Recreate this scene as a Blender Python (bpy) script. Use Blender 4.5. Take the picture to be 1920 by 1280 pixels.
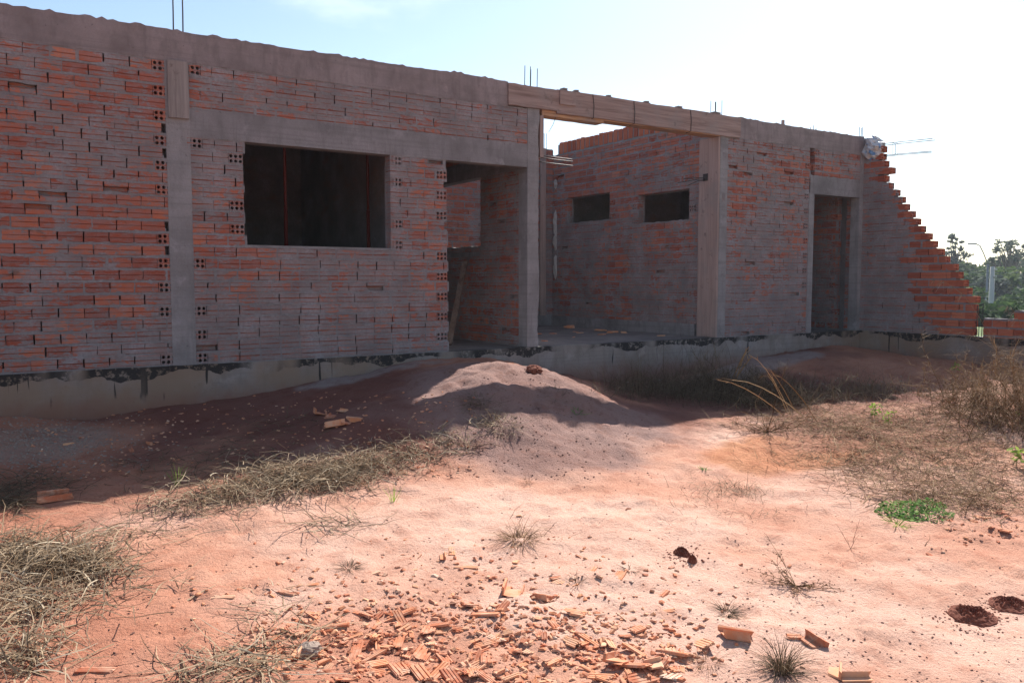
import bpy, math, random
import numpy as np
from mathutils import Vector, Matrix, Euler

for o in list(bpy.data.objects):
    bpy.data.objects.remove(o, do_unlink=True)
scene = bpy.context.scene
COL = scene.collection
R = math.radians
random.seed(11)
rng = np.random.default_rng(11)

# ------------------------------------------------------------------ camera
CAM = np.array([-0.19, -8.297, 0.788]); YAW, PITCH, FPX = R(32.86), R(4.12), 1550.0
cd = bpy.data.cameras.new('camera'); cam = bpy.data.objects.new('camera', cd); COL.objects.link(cam)
cam.location = CAM; cam.rotation_euler = Euler((math.pi/2 - PITCH, 0, -YAW), 'XYZ')
cd.sensor_width = 36; cd.lens = FPX/1920*36; cd.clip_start = 0.05; cd.clip_end = 2000
scene.camera = cam

# ------------------------------------------------------------------ sky and sun
SUN_AZ, SUN_EL = R(55.9), R(41.0)          # azimuth from +Y towards +X
world = bpy.data.worlds.new('World'); scene.world = world; world.use_nodes = True
wt = world.node_tree; wt.nodes.clear()
sky = wt.nodes.new('ShaderNodeTexSky'); sky.sky_type = 'NISHITA'; sky.sun_disc = False
sky.sun_elevation = SUN_EL; sky.sun_rotation = SUN_AZ; sky.dust_density = .5; sky.air_density = 1.0; sky.ozone_density = .8
bg = wt.nodes.new('ShaderNodeBackground'); bg.inputs['Strength'].default_value = 0.090
wo = wt.nodes.new('ShaderNodeOutputWorld')
tc = wt.nodes.new('ShaderNodeTexCoord')
mp = wt.nodes.new('ShaderNodeMapping'); mp.inputs['Scale'].default_value = (1.6, 1.6, 4.5)
cn = wt.nodes.new('ShaderNodeTexNoise'); cn.inputs['Scale'].default_value = 1.7; cn.inputs['Detail'].default_value = 7; cn.inputs['Roughness'].default_value = .58
cr = wt.nodes.new('ShaderNodeMapRange'); cr.interpolation_type = 'SMOOTHSTEP'
cr.inputs['From Min'].default_value = .50; cr.inputs['From Max'].default_value = .72; cr.inputs['To Max'].default_value = .38
mx = wt.nodes.new('ShaderNodeMix'); mx.data_type = 'RGBA'
mx.inputs[7].default_value = (10.0, 10.3, 10.6, 1)
L = wt.links.new
L(tc.outputs['Generated'], mp.inputs['Vector']); L(mp.outputs['Vector'], cn.inputs['Vector']); L(cn.outputs['Fac'], cr.inputs['Value'])
L(cr.outputs['Result'], mx.inputs[0]); L(sky.outputs['Color'], mx.inputs[6]); L(mx.outputs[2], bg.inputs['Color']); L(bg.outputs['Background'], wo.inputs['Surface'])
sd = bpy.data.lights.new('sun', 'SUN'); sd.energy = 5.0; sd.angle = R(0.55); sd.color = (1.0, 0.955, 0.89)
sun = bpy.data.objects.new('sun', sd); COL.objects.link(sun)
SDIR = Vector((math.sin(SUN_AZ)*math.cos(SUN_EL), math.cos(SUN_AZ)*math.cos(SUN_EL), math.sin(SUN_EL)))
sun.rotation_euler = SDIR.to_track_quat('Z', 'Y').to_euler(); sun.location = SDIR*40
vs = scene.view_settings; vs.view_transform = 'Standard'; vs.look = 'None'; vs.gamma = 1; vs.use_curve_mapping = False; vs.exposure = 0.95

# ------------------------------------------------------------------ helpers
def tag(o, label=None, cat=None, group=None, kind=None):
    if label: o['label'] = label
    if cat: o['category'] = cat
    if group: o['group'] = group
    if kind: o['kind'] = kind
    return o
def empty(name, loc=(0, 0, 0)):
    o = bpy.data.objects.new(name, None); o.location = loc; COL.objects.link(o); o.empty_display_size = .1; return o
def link(name, me, parent=None, mat=None, loc=None, rot=None, scale=None):
    o = bpy.data.objects.new(name, me); COL.objects.link(o)
    if mat is not None and len(me.materials) == 0: me.materials.append(mat)
    if parent is not None: o.parent = parent
    if loc is not None: o.location = loc
    if rot is not None: o.rotation_euler = rot
    if scale is not None: o.scale = scale
    return o
def mesh(name, v, f, mat=None, smooth=False):
    me = bpy.data.meshes.new(name); me.from_pydata([tuple(map(float, x)) for x in v], [], [tuple(map(int, x)) for x in f]); me.update()
    if mat is not None: me.materials.append(mat)
    if smooth: me.polygons.foreach_set('use_smooth', [True]*len(me.polygons))
    return me
def fast_mesh(name, v, quads, mat=None, smooth=False):
    """numpy verts (n,3) and faces (m,k), all of k corners"""
    me = bpy.data.meshes.new(name); v = np.asarray(v, np.float32); q = np.asarray(quads, np.int32); k = q.shape[1]
    me.vertices.add(len(v)); me.vertices.foreach_set('co', v.ravel())
    me.loops.add(q.size); me.loops.foreach_set('vertex_index', q.ravel())
    me.polygons.add(len(q)); me.polygons.foreach_set('loop_start', np.arange(0, q.size, k, dtype=np.int32))
    me.polygons.foreach_set('loop_total', np.full(len(q), k, np.int32))
    if smooth: me.polygons.foreach_set('use_smooth', np.ones(len(q), bool))
    me.update(calc_edges=True)
    if mat is not None: me.materials.append(mat)
    return me
class MB:
    def __init__(s): s.v = []; s.f = []
    def add(s, v, f):
        b = len(s.v); s.v += [tuple(x) for x in v]; s.f += [tuple(i+b for i in q) for q in f]; return s
    def box(s, a, b):
        x0, y0, z0 = a; x1, y1, z1 = b
        return s.add([(x0,y0,z0),(x1,y0,z0),(x1,y1,z0),(x0,y1,z0),(x0,y0,z1),(x1,y0,z1),(x1,y1,z1),(x0,y1,z1)],
                     [(0,3,2,1),(4,5,6,7),(0,1,5,4),(1,2,6,5),(2,3,7,6),(3,0,4,7)])
    def tube(s, pts, rad, n=6):
        pts = [Vector(p) for p in pts]; k = len(pts)
        if not hasattr(rad, '__len__'): rad = [rad]*k
        v = []; 
        for i, p in enumerate(pts):
            t = (pts[min(i+1, k-1)]-pts[max(i-1, 0)]).normalized()
            a = t.orthogonal().normalized() if i == 0 else (a - t*a.dot(t)).normalized()
            b = t.cross(a)
            for j in range(n):
                q = 2*math.pi*j/n; v.append(p+(a*math.cos(q)+b*math.sin(q))*rad[i])
        f = [(i*n+j, i*n+(j+1) % n, (i+1)*n+(j+1) % n, (i+1)*n+j) for i in range(k-1) for j in range(n)]
        f += [tuple(range(n))[::-1], tuple((k-1)*n+j for j in range(n))]
        return s.add(v, f)
    def build(s, name, mat, parent=None, smooth=False, loc=None, rot=None):
        return link(name, mesh(name, s.v, s.f, mat, smooth), parent, loc=loc, rot=rot)
def hash2(i, j, s):
    h = (i.astype(np.int64)*374761393 + j.astype(np.int64)*668265263 + s*1442695041) & 0xffffffff
    h = ((h ^ (h >> 13))*1274126177) & 0xffffffff; h = h ^ (h >> 16); return (h & 0xffffff)/float(0xffffff)
def vnoise(x, y, s=0):
    x = np.asarray(x, float); y = np.asarray(y, float); i = np.floor(x); j = np.floor(y); fx = x-i; fy = y-j
    fx = fx*fx*(3-2*fx); fy = fy*fy*(3-2*fy)
    a = hash2(i, j, s); b = hash2(i+1, j, s); c = hash2(i, j+1, s); d = hash2(i+1, j+1, s)
    return (a*(1-fx)+b*fx)*(1-fy)+(c*(1-fx)+d*fx)*fy
def fbm(x, y, s=0, o=4):
    r = 0; a = .5; t = 0
    for k in range(o): r = r+a*vnoise(x*2**k, y*2**k, s+k*17); t += a; a *= .55
    return r/t
def sstep(a, b, x): t = np.clip((x-a)/(b-a), 0, 1); return t*t*(3-2*t)

# ------------------------------------------------------------------ materials
class NT:
    def __init__(s, name):
        s.m = bpy.data.materials.new(name); s.m.use_nodes = True; s.t = s.m.node_tree
        s.b = s.t.nodes['Principled BSDF']; s.b.inputs['Specular IOR Level'].default_value = .25; s.b.inputs['Roughness'].default_value = .9
    def n(s, ty, **kw):
        x = s.t.nodes.new('ShaderNode'+ty)
        for k, v in kw.items(): setattr(x, k, v)
        return x
    def put(s, sock, v):
        if hasattr(v, 'is_linked'): s.t.links.new(v, sock)
        elif isinstance(v, (tuple, list)) and len(v) == 3 and sock.type == 'RGBA': sock.default_value = (*v, 1)
        else: sock.default_value = v
    def pos(s, scale=(1, 1, 1), obj=False):
        g = s.n('TexCoord').outputs['Object'] if obj else s.n('NewGeometry').outputs['Position']
        m = s.n('Mapping'); m.inputs['Scale'].default_value = scale; s.put(m.inputs['Vector'], g); return m.outputs['Vector']
    def sep(s, v): x = s.n('SeparateXYZ'); s.put(x.inputs[0], v); return x.outputs
    def noise(s, vec, scale=5, detail=5, rough=.55, dist=0):
        x = s.n('TexNoise'); s.put(x.inputs['Vector'], vec); x.inputs['Scale'].default_value = scale; x.inputs['Detail'].default_value = detail
        x.inputs['Roughness'].default_value = rough; x.inputs['Distortion'].default_value = dist; return x.outputs['Fac']
    def ss(s, v, a, b, lo=0, hi=1):
        x = s.n('MapRange', interpolation_type='SMOOTHSTEP'); s.put(x.inputs['Value'], v); s.put(x.inputs['From Min'], a); s.put(x.inputs['From Max'], b)
        x.inputs['To Min'].default_value = lo; x.inputs['To Max'].default_value = hi; return x.outputs['Result']
    def math(s, op, a, b=0.0, c=0.0):
        x = s.n('Math', operation=op); s.put(x.inputs[0], a); s.put(x.inputs[1], b)
        if len(x.inputs) > 2: s.put(x.inputs[2], c)
        return x.outputs[0]
    def mix(s, fac, a, b, mode='MIX'):
        x = s.n('Mix', data_type='RGBA', blend_type=mode); s.put(x.inputs[0], fac); s.put(x.inputs[6], a); s.put(x.inputs[7], b); return x.outputs[2]
    def ramp(s, v, stops):
        x = s.n('ValToRGB'); e = x.color_ramp.elements; s.put(x.inputs[0], v)
        e[0].position, e[0].color = stops[0][0], (*stops[0][1], 1); e[1].position, e[1].color = stops[-1][0], (*stops[-1][1], 1)
        for p, c in stops[1:-1]: q = e.new(p); q.color = (*c, 1)
        return x.outputs[0]
    def rnd(s):
        a = s.n('ObjectInfo').outputs['Random']; b = s.n('NewGeometry').outputs['Random Per Island']
        return s.math('FRACT', s.math('ADD', a, b))
    def bump(s, h, strength=.5, dist=.01, prev=None):
        x = s.n('Bump'); x.inputs['Strength'].default_value = strength; x.inputs['Distance'].default_value = dist; s.put(x.inputs['Height'], h)
        if prev is not None: s.put(x.inputs['Normal'], prev)
        return x.outputs['Normal']
    def out(s, col, normal=None, rough=None):
        s.put(s.b.inputs['Base Color'], col)
        if normal is not None: s.put(s.b.inputs['Normal'], normal)
        if rough is not None: s.put(s.b.inputs['Roughness'], rough)
        return s.m

MORTAR = (.222, .202, .203)
def mortar_col(n):
    v = n.pos(); a = n.noise(v, 3.1, 5, .6); b = n.noise(v, 38, 4, .6)
    c = n.ramp(a, [(.28, (.165, .152, .158)), (.5, MORTAR), (.72, (.29, .272, .285))])
    return n.mix(n.ss(b, .35, .7, 0, .45), c, (.145, .132, .135)), b
def mat_mortar():
    n = NT('mortar'); c, b = mortar_col(n); v = n.pos()
    red = n.ss(n.noise(n.pos((1, 1, 2.2)), 2.6, 5, .6), .52, .72, 0, .30)
    c = n.mix(red, c, (.30, .12, .085))
    return n.out(c, n.bump(n.noise(v, 60, 5, .65), .7, .012))
def mat_brick(name, kind):
    n = NT(name); g = n.n('NewGeometry').outputs['Position']; xyz = n.sep(g); rnd = n.rnd()
    tone = n.ramp(rnd, [(0, (.25, .06, .036)), (.3, (.37, .095, .05)), (.55, (.47, .14, .072)), (.8, (.34, .09, .055)), (1, (.52, .175, .095))])
    fine = n.noise(n.pos((1, 1, 1)), 55, 4, .6)
    tone = n.mix(n.ss(fine, .3, .75, 0, .4), tone, (.36, .10, .055))
    # kiln-dark heart on some bricks
    heart = n.math('MULTIPLY', n.ss(n.noise(n.pos((5, 5, 10)), 1.0, 3, .6), .58, .70), n.ss(rnd, .55, .62))
    tone = n.mix(n.math('MULTIPLY', heart, .75), tone, (.10, .05, .025))
    big = n.noise(n.pos(), 1.3, 4, .6); med = n.noise(n.pos((4.5, 4.5, 9)), 2.2, 7, .66, .8); st = n.noise(n.pos((9, 9, 60)), 1.0, 4, .6)
    f = n.math('ADD', n.math('ADD', n.math('MULTIPLY', big, .95), -.165), n.math('ADD', n.math('MULTIPLY', med, .75), n.math('MULTIPLY', n.math('ADD', st, -.19), .45)))   # about .82 mean
    f = n.math('ADD', f, n.math('MULTIPLY', n.math('SUBTRACT', rnd, .5), .06))
    if kind == 'front':       # rough patches of cement slurry, thicker right of the first pillar
        cov = n.math('ADD', n.ss(xyz[0], 1.0, 1.9, -.005, .078), n.math('ADD', n.ss(xyz[2], .1, .9, .05, -.02), n.ss(xyz[2], 1.3, 1.9, 0, .02)))
        cov = n.math('ADD', cov, n.ss(xyz[0], 4.2, 5.4, 0, -.02)); th = .815
    elif kind == 'right':
        cov = n.ss(xyz[2], 1.2, 2.6, .07, .0); th = .80
    elif kind == 'court':
        cov = n.ss(xyz[2], 1.6, 3.1, .035, -.085); th = .80
    elif kind == 'toothed':
        # slurry stops on a slanting line: bare bricks at the lower outer end
        d = n.math('ADD', xyz[1], n.math('SUBTRACT', 2.21, n.math('MULTIPLY', xyz[2], .645)))
        d = n.math('SUBTRACT', d, n.ss(xyz[2], .5, 2.1, .62, .02)); d = n.math('ADD', d, n.ss(xyz[2], 2.3, 2.45, 0, -.2))
        d = n.math('ADD', d, n.math('MULTIPLY', n.math('SUBTRACT', n.noise(n.pos((2.2, 2.2, 5)), 1.4, 4, .6), .5), 1.1)); d = n.math('ADD', d, n.math('MULTIPLY', n.math('SUBTRACT', rnd, .5), .35))
        cov = n.ss(d, -.05, .45, -.48, .17); th = .80
    else:
        cov = -.5; th = .80
    f = n.math('ADD', f, cov)
    sm = n.ss(f, th-.06, th+.07)
    sm = n.math('MULTIPLY', sm, n.ss(n.noise(n.pos((2, 2, 40)), 3, 3), .28, .56, .62, .98))
    if kind in ('front', 'right', 'court'):      # a thin wash of slurry over nearly everything
        wash = n.math('MULTIPLY', n.ss(n.noise(n.pos((3, 3, 14)), 2.0, 6, .65), .38, .62), .46 if kind == 'front' else .38); sm = n.math('MAXIMUM', sm, wash)
    if kind != 'bare':      # slurry stays out of the groove along each brick and of its arrises
        ph = n.math('FRACT', n.math('DIVIDE', xyz[2], 2.95/25 if kind == 'toothed' else 2.83/25)); dm = n.math('ABSOLUTE', n.math('SUBTRACT', ph, .5))
        ln_ = n.math('MAXIMUM', n.ss(dm, .035, .06, 1, 0), n.math('MULTIPLY', n.ss(n.math('ABSOLUTE', n.math('SUBTRACT', dm, .40)), .02, .05, 1, 0), .8))
        ln_ = n.math('MULTIPLY', ln_, n.ss(n.noise(n.pos((2.5, 2.5, 7)), 1.7, 4, .6), .36, .58, .1, .9)); sm = n.math('MULTIPLY', sm, n.math('SUBTRACT', 1, ln_)); tone = n.mix(n.math('MULTIPLY', ln_, .55), tone, (.13, .04, .028))
    mc, b = mortar_col(n)
    col = n.mix(sm, tone, mc)
    black = n.math('MULTIPLY', n.ss(n.noise(n.pos((.8, .8, 1.3)), 1.3, 6, .7), .69, .75), .6)      # mould stains
    col = n.mix(black, col, (.045, .038, .036))
    oz = n.sep(n.pos((1, 1, 1), True))[2] if kind != 'none' else xyz[2]
    ribs = n.math('SINE', n.math('MULTIPLY', xyz[2], 620))
    nb = n.bump(ribs, .10, .003); nb = n.bump(n.noise(n.pos(), 70, 4, .65), .55, .008, nb); nb = n.bump(sm, .5, .006, nb)
    return n.out(col, nb, .92)
def mat_concrete(name, base=(.225, .208, .212), dark=(.14, .126, .127), tarband=False, tan=False):
    n = NT(name); v = n.pos(); a = n.noise(v, 1.7, 6, .62); b = n.noise(n.pos((1, 1, .35)), 9, 5, .6); c2 = n.noise(v, 85, 4, .65)
    c = n.ramp(a, [(.3, dark), (.52, base), (.75, tuple(min(1, x*1.25) for x in base))])
    c = n.mix(n.ss(b, .46, .70, 0, .6), c, dark)
    c = n.mix(n.ss(c2, .42, .7, 0, .3), c, tuple(x*.7 for x in base))
    pit = n.ss(n.noise(v, 26, 3, .6), .66, .72); c = n.mix(n.math('MULTIPLY', pit, .55), c, (.09, .075, .07))
    bd = n.noise(n.pos((.5, .5, 24)), 1.0, 4, .6); c = n.mix(n.ss(bd, .46, .70, 0, .42), c, tuple(x*.62 for x in base)); dr2 = n.noise(n.pos((12, 12, .8)), 1.0, 5, .65); c = n.mix(n.ss(dr2, .54, .74, 0, .45), c, tuple(x*.5 for x in base)); c = n.mix(n.ss(n.noise(v, 3.3, 5, .65), .56, .68, 0, .5), c, tuple(min(1, x*1.4) for x in base))
    xyz = n.sep(n.n('NewGeometry').outputs['Position'])
    rough = .92
    if tan:
        w = n.noise(v, 1.15, 4, .6); c = n.mix(n.math('MULTIPLY', n.ss(w, .34, .58, .15, .9), n.ss(n.math('ABSOLUTE', n.math('SUBTRACT', xyz[0], 7.6)), 2.2, 4.5, .3, 1)), c, (.235, .165, .118))
        up = n.ss(n.math('ADD', xyz[2], n.math('MULTIPLY', n.noise(v, 4, 4), .25)), -.36, -.02, .85, 0); c = n.mix(up, c, (.20, .088, .06))
    if tarband:
        e = n.noise(n.pos((1.0, 1.0, .25)), 1.6, 5, .55); low = n.math('SUBTRACT', -.03, n.math('MULTIPLY', n.ss(e, .34, .70), .11))
        along = n.ss(n.noise(n.pos((1, 1, .2)), 1.05, 3, .55), .42, .50)
        band = n.math('MULTIPLY', n.math('GREATER_THAN', xyz[2], low), along)
        flake = n.ss(n.noise(v, 17, 5, .7), .37, .49, .18, 1); band = n.math('MULTIPLY', band, flake)
        dr = n.math('MULTIPLY', n.ss(n.noise(n.pos((19, 19, .9)), 1.0, 2, .4), .675, .70), n.ss(n.math('ADD', xyz[2], n.math('MULTIPLY', n.noise(n.pos((5, 5, 2)), 2), .35)), -.16, -.05))
        band = n.math('MAXIMUM', band, n.math('MULTIPLY', dr, along))
        c = n.mix(n.math('MULTIPLY', band, .95), c, (.011, .010, .011)); rough = n.ss(band, 0, 1, .92, .6)
    nb = n.bump(n.noise(v, 45, 6, .68), .55, .014); nb = n.bump(a, .35, .03, nb)
    return n.out(c, nb, rough)
def mat_wood(name, axis, a=(.335, .24, .212), b=(.265, .182, .158), c=(.165, .105, .09)):
    n = NT(name); s = [22, 22, 22]; s[axis] = 1.1
    g = n.noise(n.pos(tuple(s)), 1.0, 6, .65, .8); w = n.noise(n.pos(), 2.6, 4, .6)
    col = n.ramp(g, [(.28, c), (.46, b), (.6, a), (.8, tuple(min(1, x*1.15) for x in a))])
    col = n.mix(n.ss(w, .42, .70, 0, .75), col, (.25, .205, .19)); st_ = n.noise(n.pos(), 7.5, 5, .65); col = n.mix(n.ss(st_, .60, .72, 0, .6), col, (.11, .08, .07))
    return n.out(col, n.bump(g, .5, .004), .85)
def mat_plain(name, c, var=.35, rough=.85, scale=12, metal=0):
    n = NT(name); r = n.rnd(); k = n.noise(n.pos(), scale, 4, .6)
    col = n.mix(n.ss(k, .35, .7, 0, var), c, tuple(x*.5 for x in c)); col = n.mix(n.math('MULTIPLY', r, var), col, tuple(min(1, x*1.35) for x in c))
    n.b.inputs['Metallic'].default_value = metal
    return n.out(col, n.bump(k, .3, .006), rough)
def mat_leaf(name, stops, trans=.35):
    n = NT(name); r = n.rnd(); c = n.ramp(r, stops); n.out(c, None, .8); n.b.inputs['Specular IOR Level'].default_value = .08
    t = n.n('BsdfTranslucent'); n.put(t.inputs['Color'], c); m = n.n('MixShader'); m.inputs[0].default_value = trans
    n.t.links.new(n.b.outputs[0], m.inputs[1]); n.t.links.new(t.outputs[0], m.inputs[2])
    n.t.links.new(m.outputs[0], n.t.nodes['Material Output'].inputs['Surface']); return n.m
def mat_shard():
    n = NT('terracotta'); r = n.rnd(); k = n.noise(n.pos(), 34, 5, .65)
    c = n.ramp(r, [(0, (.40, .12, .06)), (.35, (.53, .18, .085)), (.7, (.62, .25, .12)), (.92, (.68, .36, .20)), (1, (.60, .44, .34))])
    dust = n.ss(n.noise(n.pos(), 14, 5, .65), .42, .66, 0, .72); c = n.mix(n.ss(k, .4, .7, 0, .5), c, (.48, .23, .145)); c = n.mix(dust, c, (.58, .35, .235))
    return n.out(c, n.bump(k, .4, .004), .9)
def mat_ground():
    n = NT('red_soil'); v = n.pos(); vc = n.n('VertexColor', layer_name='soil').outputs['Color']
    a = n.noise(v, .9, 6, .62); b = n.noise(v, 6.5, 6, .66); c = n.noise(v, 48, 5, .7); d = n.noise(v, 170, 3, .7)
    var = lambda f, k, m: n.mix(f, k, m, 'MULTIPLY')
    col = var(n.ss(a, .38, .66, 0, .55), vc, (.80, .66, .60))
    col = var(n.ss(b, .46, .72, 0, .65), col, (.72, .55, .48))
    col = var(n.ss(c, .50, .76, 0, .60), col, (.55, .42, .36))
    col = var(n.ss(d, .56, .8, 0, .55), col, (1.25, 1.3, 1.35))
    xyz = n.sep(n.n('NewGeometry').outputs['Position'])
    far = n.ss(n.math('ADD', xyz[0], n.math('MULTIPLY', a, 3)), 14.5, 17)
    col = n.mix(far, col, n.ramp(b, [(.3, (.06, .10, .03)), (.6, (.15, .20, .07)), (.8, (.25, .22, .10))]))
    nb = n.bump(b, .55, .05); nb = n.bump(c, .75, .022, nb); nb = n.bump(d, .5, .008, nb)
    return n.out(col, nb, .97)

M = dict(mortar=mat_mortar(), brick=mat_brick('brick_front', 'front'), brick_r=mat_brick('brick_right', 'right'), brick_c=mat_brick('brick_court', 'court'),
         brick_t=mat_brick('brick_toothed', 'toothed'), brick_n=mat_brick('brick_bare', 'bare'),
         conc=mat_concrete('concrete'), beam=mat_concrete('beam_concrete', (.25, .205, .203), (.145, .115, .113)),
         column=mat_concrete('pillar_concrete', (.255, .238, .240), (.175, .16, .16)),
         plinth=mat_concrete('plinth_render', (.26, .242, .235), (.155, .138, .13), True, True), floor=mat_concrete('floor_concrete', (.20, .165, .15), (.12, .098, .09)),
         wx=mat_wood('wood_long', 0), wz=mat_wood('wood_upright', 2, (.36, .262, .232), (.315, .222, .195), (.25, .17, .148)), wy=mat_wood('wood_soffit', 0, (.46, .27, .15), (.36, .2, .11), (.24, .13, .07)),
         dark_wood=mat_wood('wood_dark', 2, (.20, .135, .10), (.15, .10, .075), (.10, .065, .05)), grey_wood=mat_wood('wood_weathered', 2, (.27, .232, .218), (.205, .172, .16), (.14, .115, .108)),
         rebar=mat_plain('rebar_steel', (.05, .04, .038), .4, .6, 60, .4), red=mat_plain('red_paint', (.16, .018, .012), .3, .6),
         shard=mat_shard(), soil=mat_ground(), dark_soil=mat_plain('dark_red_soil', (.175, .056, .033), .6, .95, 60), mound_soil=mat_plain('mound_soil', (.17, .085, .065), .5, .95, 60), grey_lump=mat_plain('lump_mortar', (.27, .205, .165), .6, .95, 50),
         straw=mat_leaf('straw', [(0, (.11, .07, .042)), (.3, (.25, .172, .105)), (.6, (.41, .305, .20)), (.85, (.20, .132, .082)), (1, (.56, .46, .33))], .12),
         brown=mat_leaf('dry_stem', [(0, (.075, .036, .018)), (.4, (.165, .086, .042)), (.75, (.25, .15, .075)), (1, (.40, .27, .15))], .1),
         dark_grass=mat_leaf('dry_grass_dark', [(0, (.05, .034, .022)), (.5, (.12, .083, .052)), (1, (.24, .175, .11))], .15),
         orange=mat_leaf('orange_stalk', [(0, (.36, .17, .06)), (.6, (.48, .27, .12)), (1, (.56, .38, .2))], .15),
         green=mat_leaf('green_leaf', [(0, (.05, .12, .025)), (.5, (.10, .20, .05)), (1, (.20, .30, .09))], .4),
         patch=mat_leaf('patch_leaf', [(0, (.07, .15, .035)), (.5, (.14, .26, .07)), (1, (.30, .40, .16))], .4), lime=mat_leaf('young_leaf', [(0, (.18, .30, .05)), (1, (.34, .42, .10))], .45),
         bark=mat_plain('bark', (.11, .09, .07), .4, .95, 8), pole=mat_plain('pole_concrete', (.42, .41, .40), .25, .9, 3), steel=mat_plain('galvanised', (.22, .23, .24), .2, .5, 5, .5),
         cable=mat_plain('cable', (.16, .17, .17), .1, .6), rag=mat_plain('rag_cloth', (.34, .32, .30), .5, .95, 14))

# ------------------------------------------------------------------ ground
CP = [(-.13,-2.43,-.64),(.24,-2.42,-.63),(.64,-2.43,-.62),(1.4,-2.36,-.55),(2.36,-2.35,-.52),(3.01,-2.31,-.46),(3.45,-2.3,-.42),(3.78,-2.28,-.40),(4.02,-2.28,-.40),(4.37,-2.31,-.45),
      (4.72,-2.36,-.53),(5.25,-2.4,-.59),(5.85,-2.39,-.59),(6.25,-2.41,-.60),(7.84,-2.41,-.61),(2.63,-2.01,-.33),(3.09,-2.0,-.30),(3.51,-1.98,-.26),(3.81,-1.98,-.26),(4.46,-2.02,-.33),(4.67,-2.03,-.35),
      (3.142,-1.3,-.22),(3.654,-1.3,-.10),(3.985,-1.3,-.065),(4.331,-1.3,-.073),(4.592,-1.3,-.115),(5.0,-1.3,-.215),(5.4,-1.3,-.40),(6.2,-1.4,-.58),
      (-.066,-.02,-.36),(.457,-.02,-.42),(1.357,-.02,-.37),(2.11,-.02,-.35),(2.776,-.02,-.25),(3.374,-.02,-.17),(3.754,-.02,-.10),(4.358,-.02,-.07),(4.93,-.02,-.12),(5.546,-.02,-.27),(5.95,-.02,-.38),
      (6.73,-.02,-.54),(7.67,-.02,-.5),(8.6,-.02,-.46),(9.6,-.02,-.32),(10.45,-.02,-.26),(11.5,-.02,-.25),(11.9,-.1,-.31),(11.9,-.85,-.35),(11.9,-1.5,-.37),(11.9,-2.5,-.47),(11.9,-5,-.62),
      (10.2,-2.3,-.58),(9.0,-1.4,-.50),(7.5,-1.2,-.58),(0.0,-.8,-.47),(1.3,-1.1,-.50),(2.3,-1.1,-.38),(4.0,-.55,-.12),(5.2,-.6,-.26),
      (3.4,-3.0,-.67),(2,-3.2,-.70),(5,-3,-.67),(4.2,-2.9,-.66),(6.5,-3.2,-.70),(-.2,-8.3,-.86),(3,-7,-.85),(0,-5,-.80),(1.5,-5.6,-.81),(3,-4,-.75),(5.4,-5.7,-.81),(8,-4.4,-.74),(-3,-5,-.82),(-3,-2.4,-.66),
      (-4,0,-.42),(8,-7,-.84),(12,-7,-.78),(-4,-9,-.88),(4,-9,-.87),(13,-9,-.82),(13,-3,-.5),(13,0,-.3),(0,.8,-.4),(3,.8,-.4),(5.4,.8,-.4),(8,.8,-.45),(11,.8,-.4),(0,2,-.4),(6,2,-.4),(12,2,-.4),(-4,2,-.4)]
CP = np.array(CP)
def tps_fit(P):
    X = P[:, :2]; n = len(P); d = np.hypot(X[:, None, 0]-X[None, :, 0], X[:, None, 1]-X[None, :, 1])
    K = np.where(d > 0, d*d*np.log(np.maximum(d, 1e-9)), 0)+np.eye(n)*.02
    A = np.zeros((n+3, n+3)); A[:n, :n] = K; A[:n, n] = 1; A[:n, n+1:] = X; A[n, :n] = 1; A[n+1:, :n] = X.T
    return np.linalg.solve(A, np.r_[P[:, 2], 0, 0, 0])
TW = tps_fit(CP)
def tps(u, v):
    r = TW[-3]+TW[-2]*u+TW[-1]*v
    for (a, b, _), w in zip(CP, TW):
        d2 = (u-a)**2+(v-b)**2; r = r+w*.5*d2*np.log(np.maximum(d2, 1e-12))
    return r
def axis(lo, hi, step, far0, far1):
    a = list(np.arange(lo, hi+1e-6, step)); s = step; x = a[0]
    while x > far0: s *= 1.22; x -= s; a.insert(0, x)
    s = step; x = a[-1]
    while x < far1: s *= 1.22; x += s; a.append(x)
    return np.array(a)
GU = axis(-3.2, 12.4, .045, -500, 700); GV = axis(-8.6, .1, .04, -300, 700)
UU, VV = np.meshgrid(GU, GV)
cu = np.clip(UU, -4, 13); cv = np.clip(VV, -9, 2); Z = tps(cu, cv)
out = np.hypot(UU-cu, VV-cv); Z = Z*np.exp(-out/12)+(-.55)*(1-np.exp(-out/12))
Z = Z-7.5*sstep(23, 58, UU)+9*sstep(80, 500, np.hypot(UU, VV))*(UU > 20)
near = np.exp(-out/3)
Z = Z+near*((fbm(UU*1.6, VV*1.6, 3, 4)-.5)*.07+(fbm(UU*7, VV*7, 9, 3)-.5)*.028+(vnoise(UU*19, VV*19, 5)-.5)*.010)
clod = sstep(.62, .8, fbm(UU*12, VV*12, 21, 2))*sstep(.45, .65, fbm(UU*.9, VV*.9, 33, 2)); Z = Z+near*clod*.018
md = np.exp(-(((UU-4.1)/1.5)**2+((VV+1.7)/1.3)**2)**2); Z = Z+md*((fbm(UU*4.5, VV*7, 91, 4)-.5)*.085+sstep(.6, .72, fbm(UU*9, VV*14, 95, 3))*-.02)
Z = Z+near*((fbm(UU*4, VV*5, 97, 3)-.5)*.03)*(VV < -2.4)
fr = random.Random(5)
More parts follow.
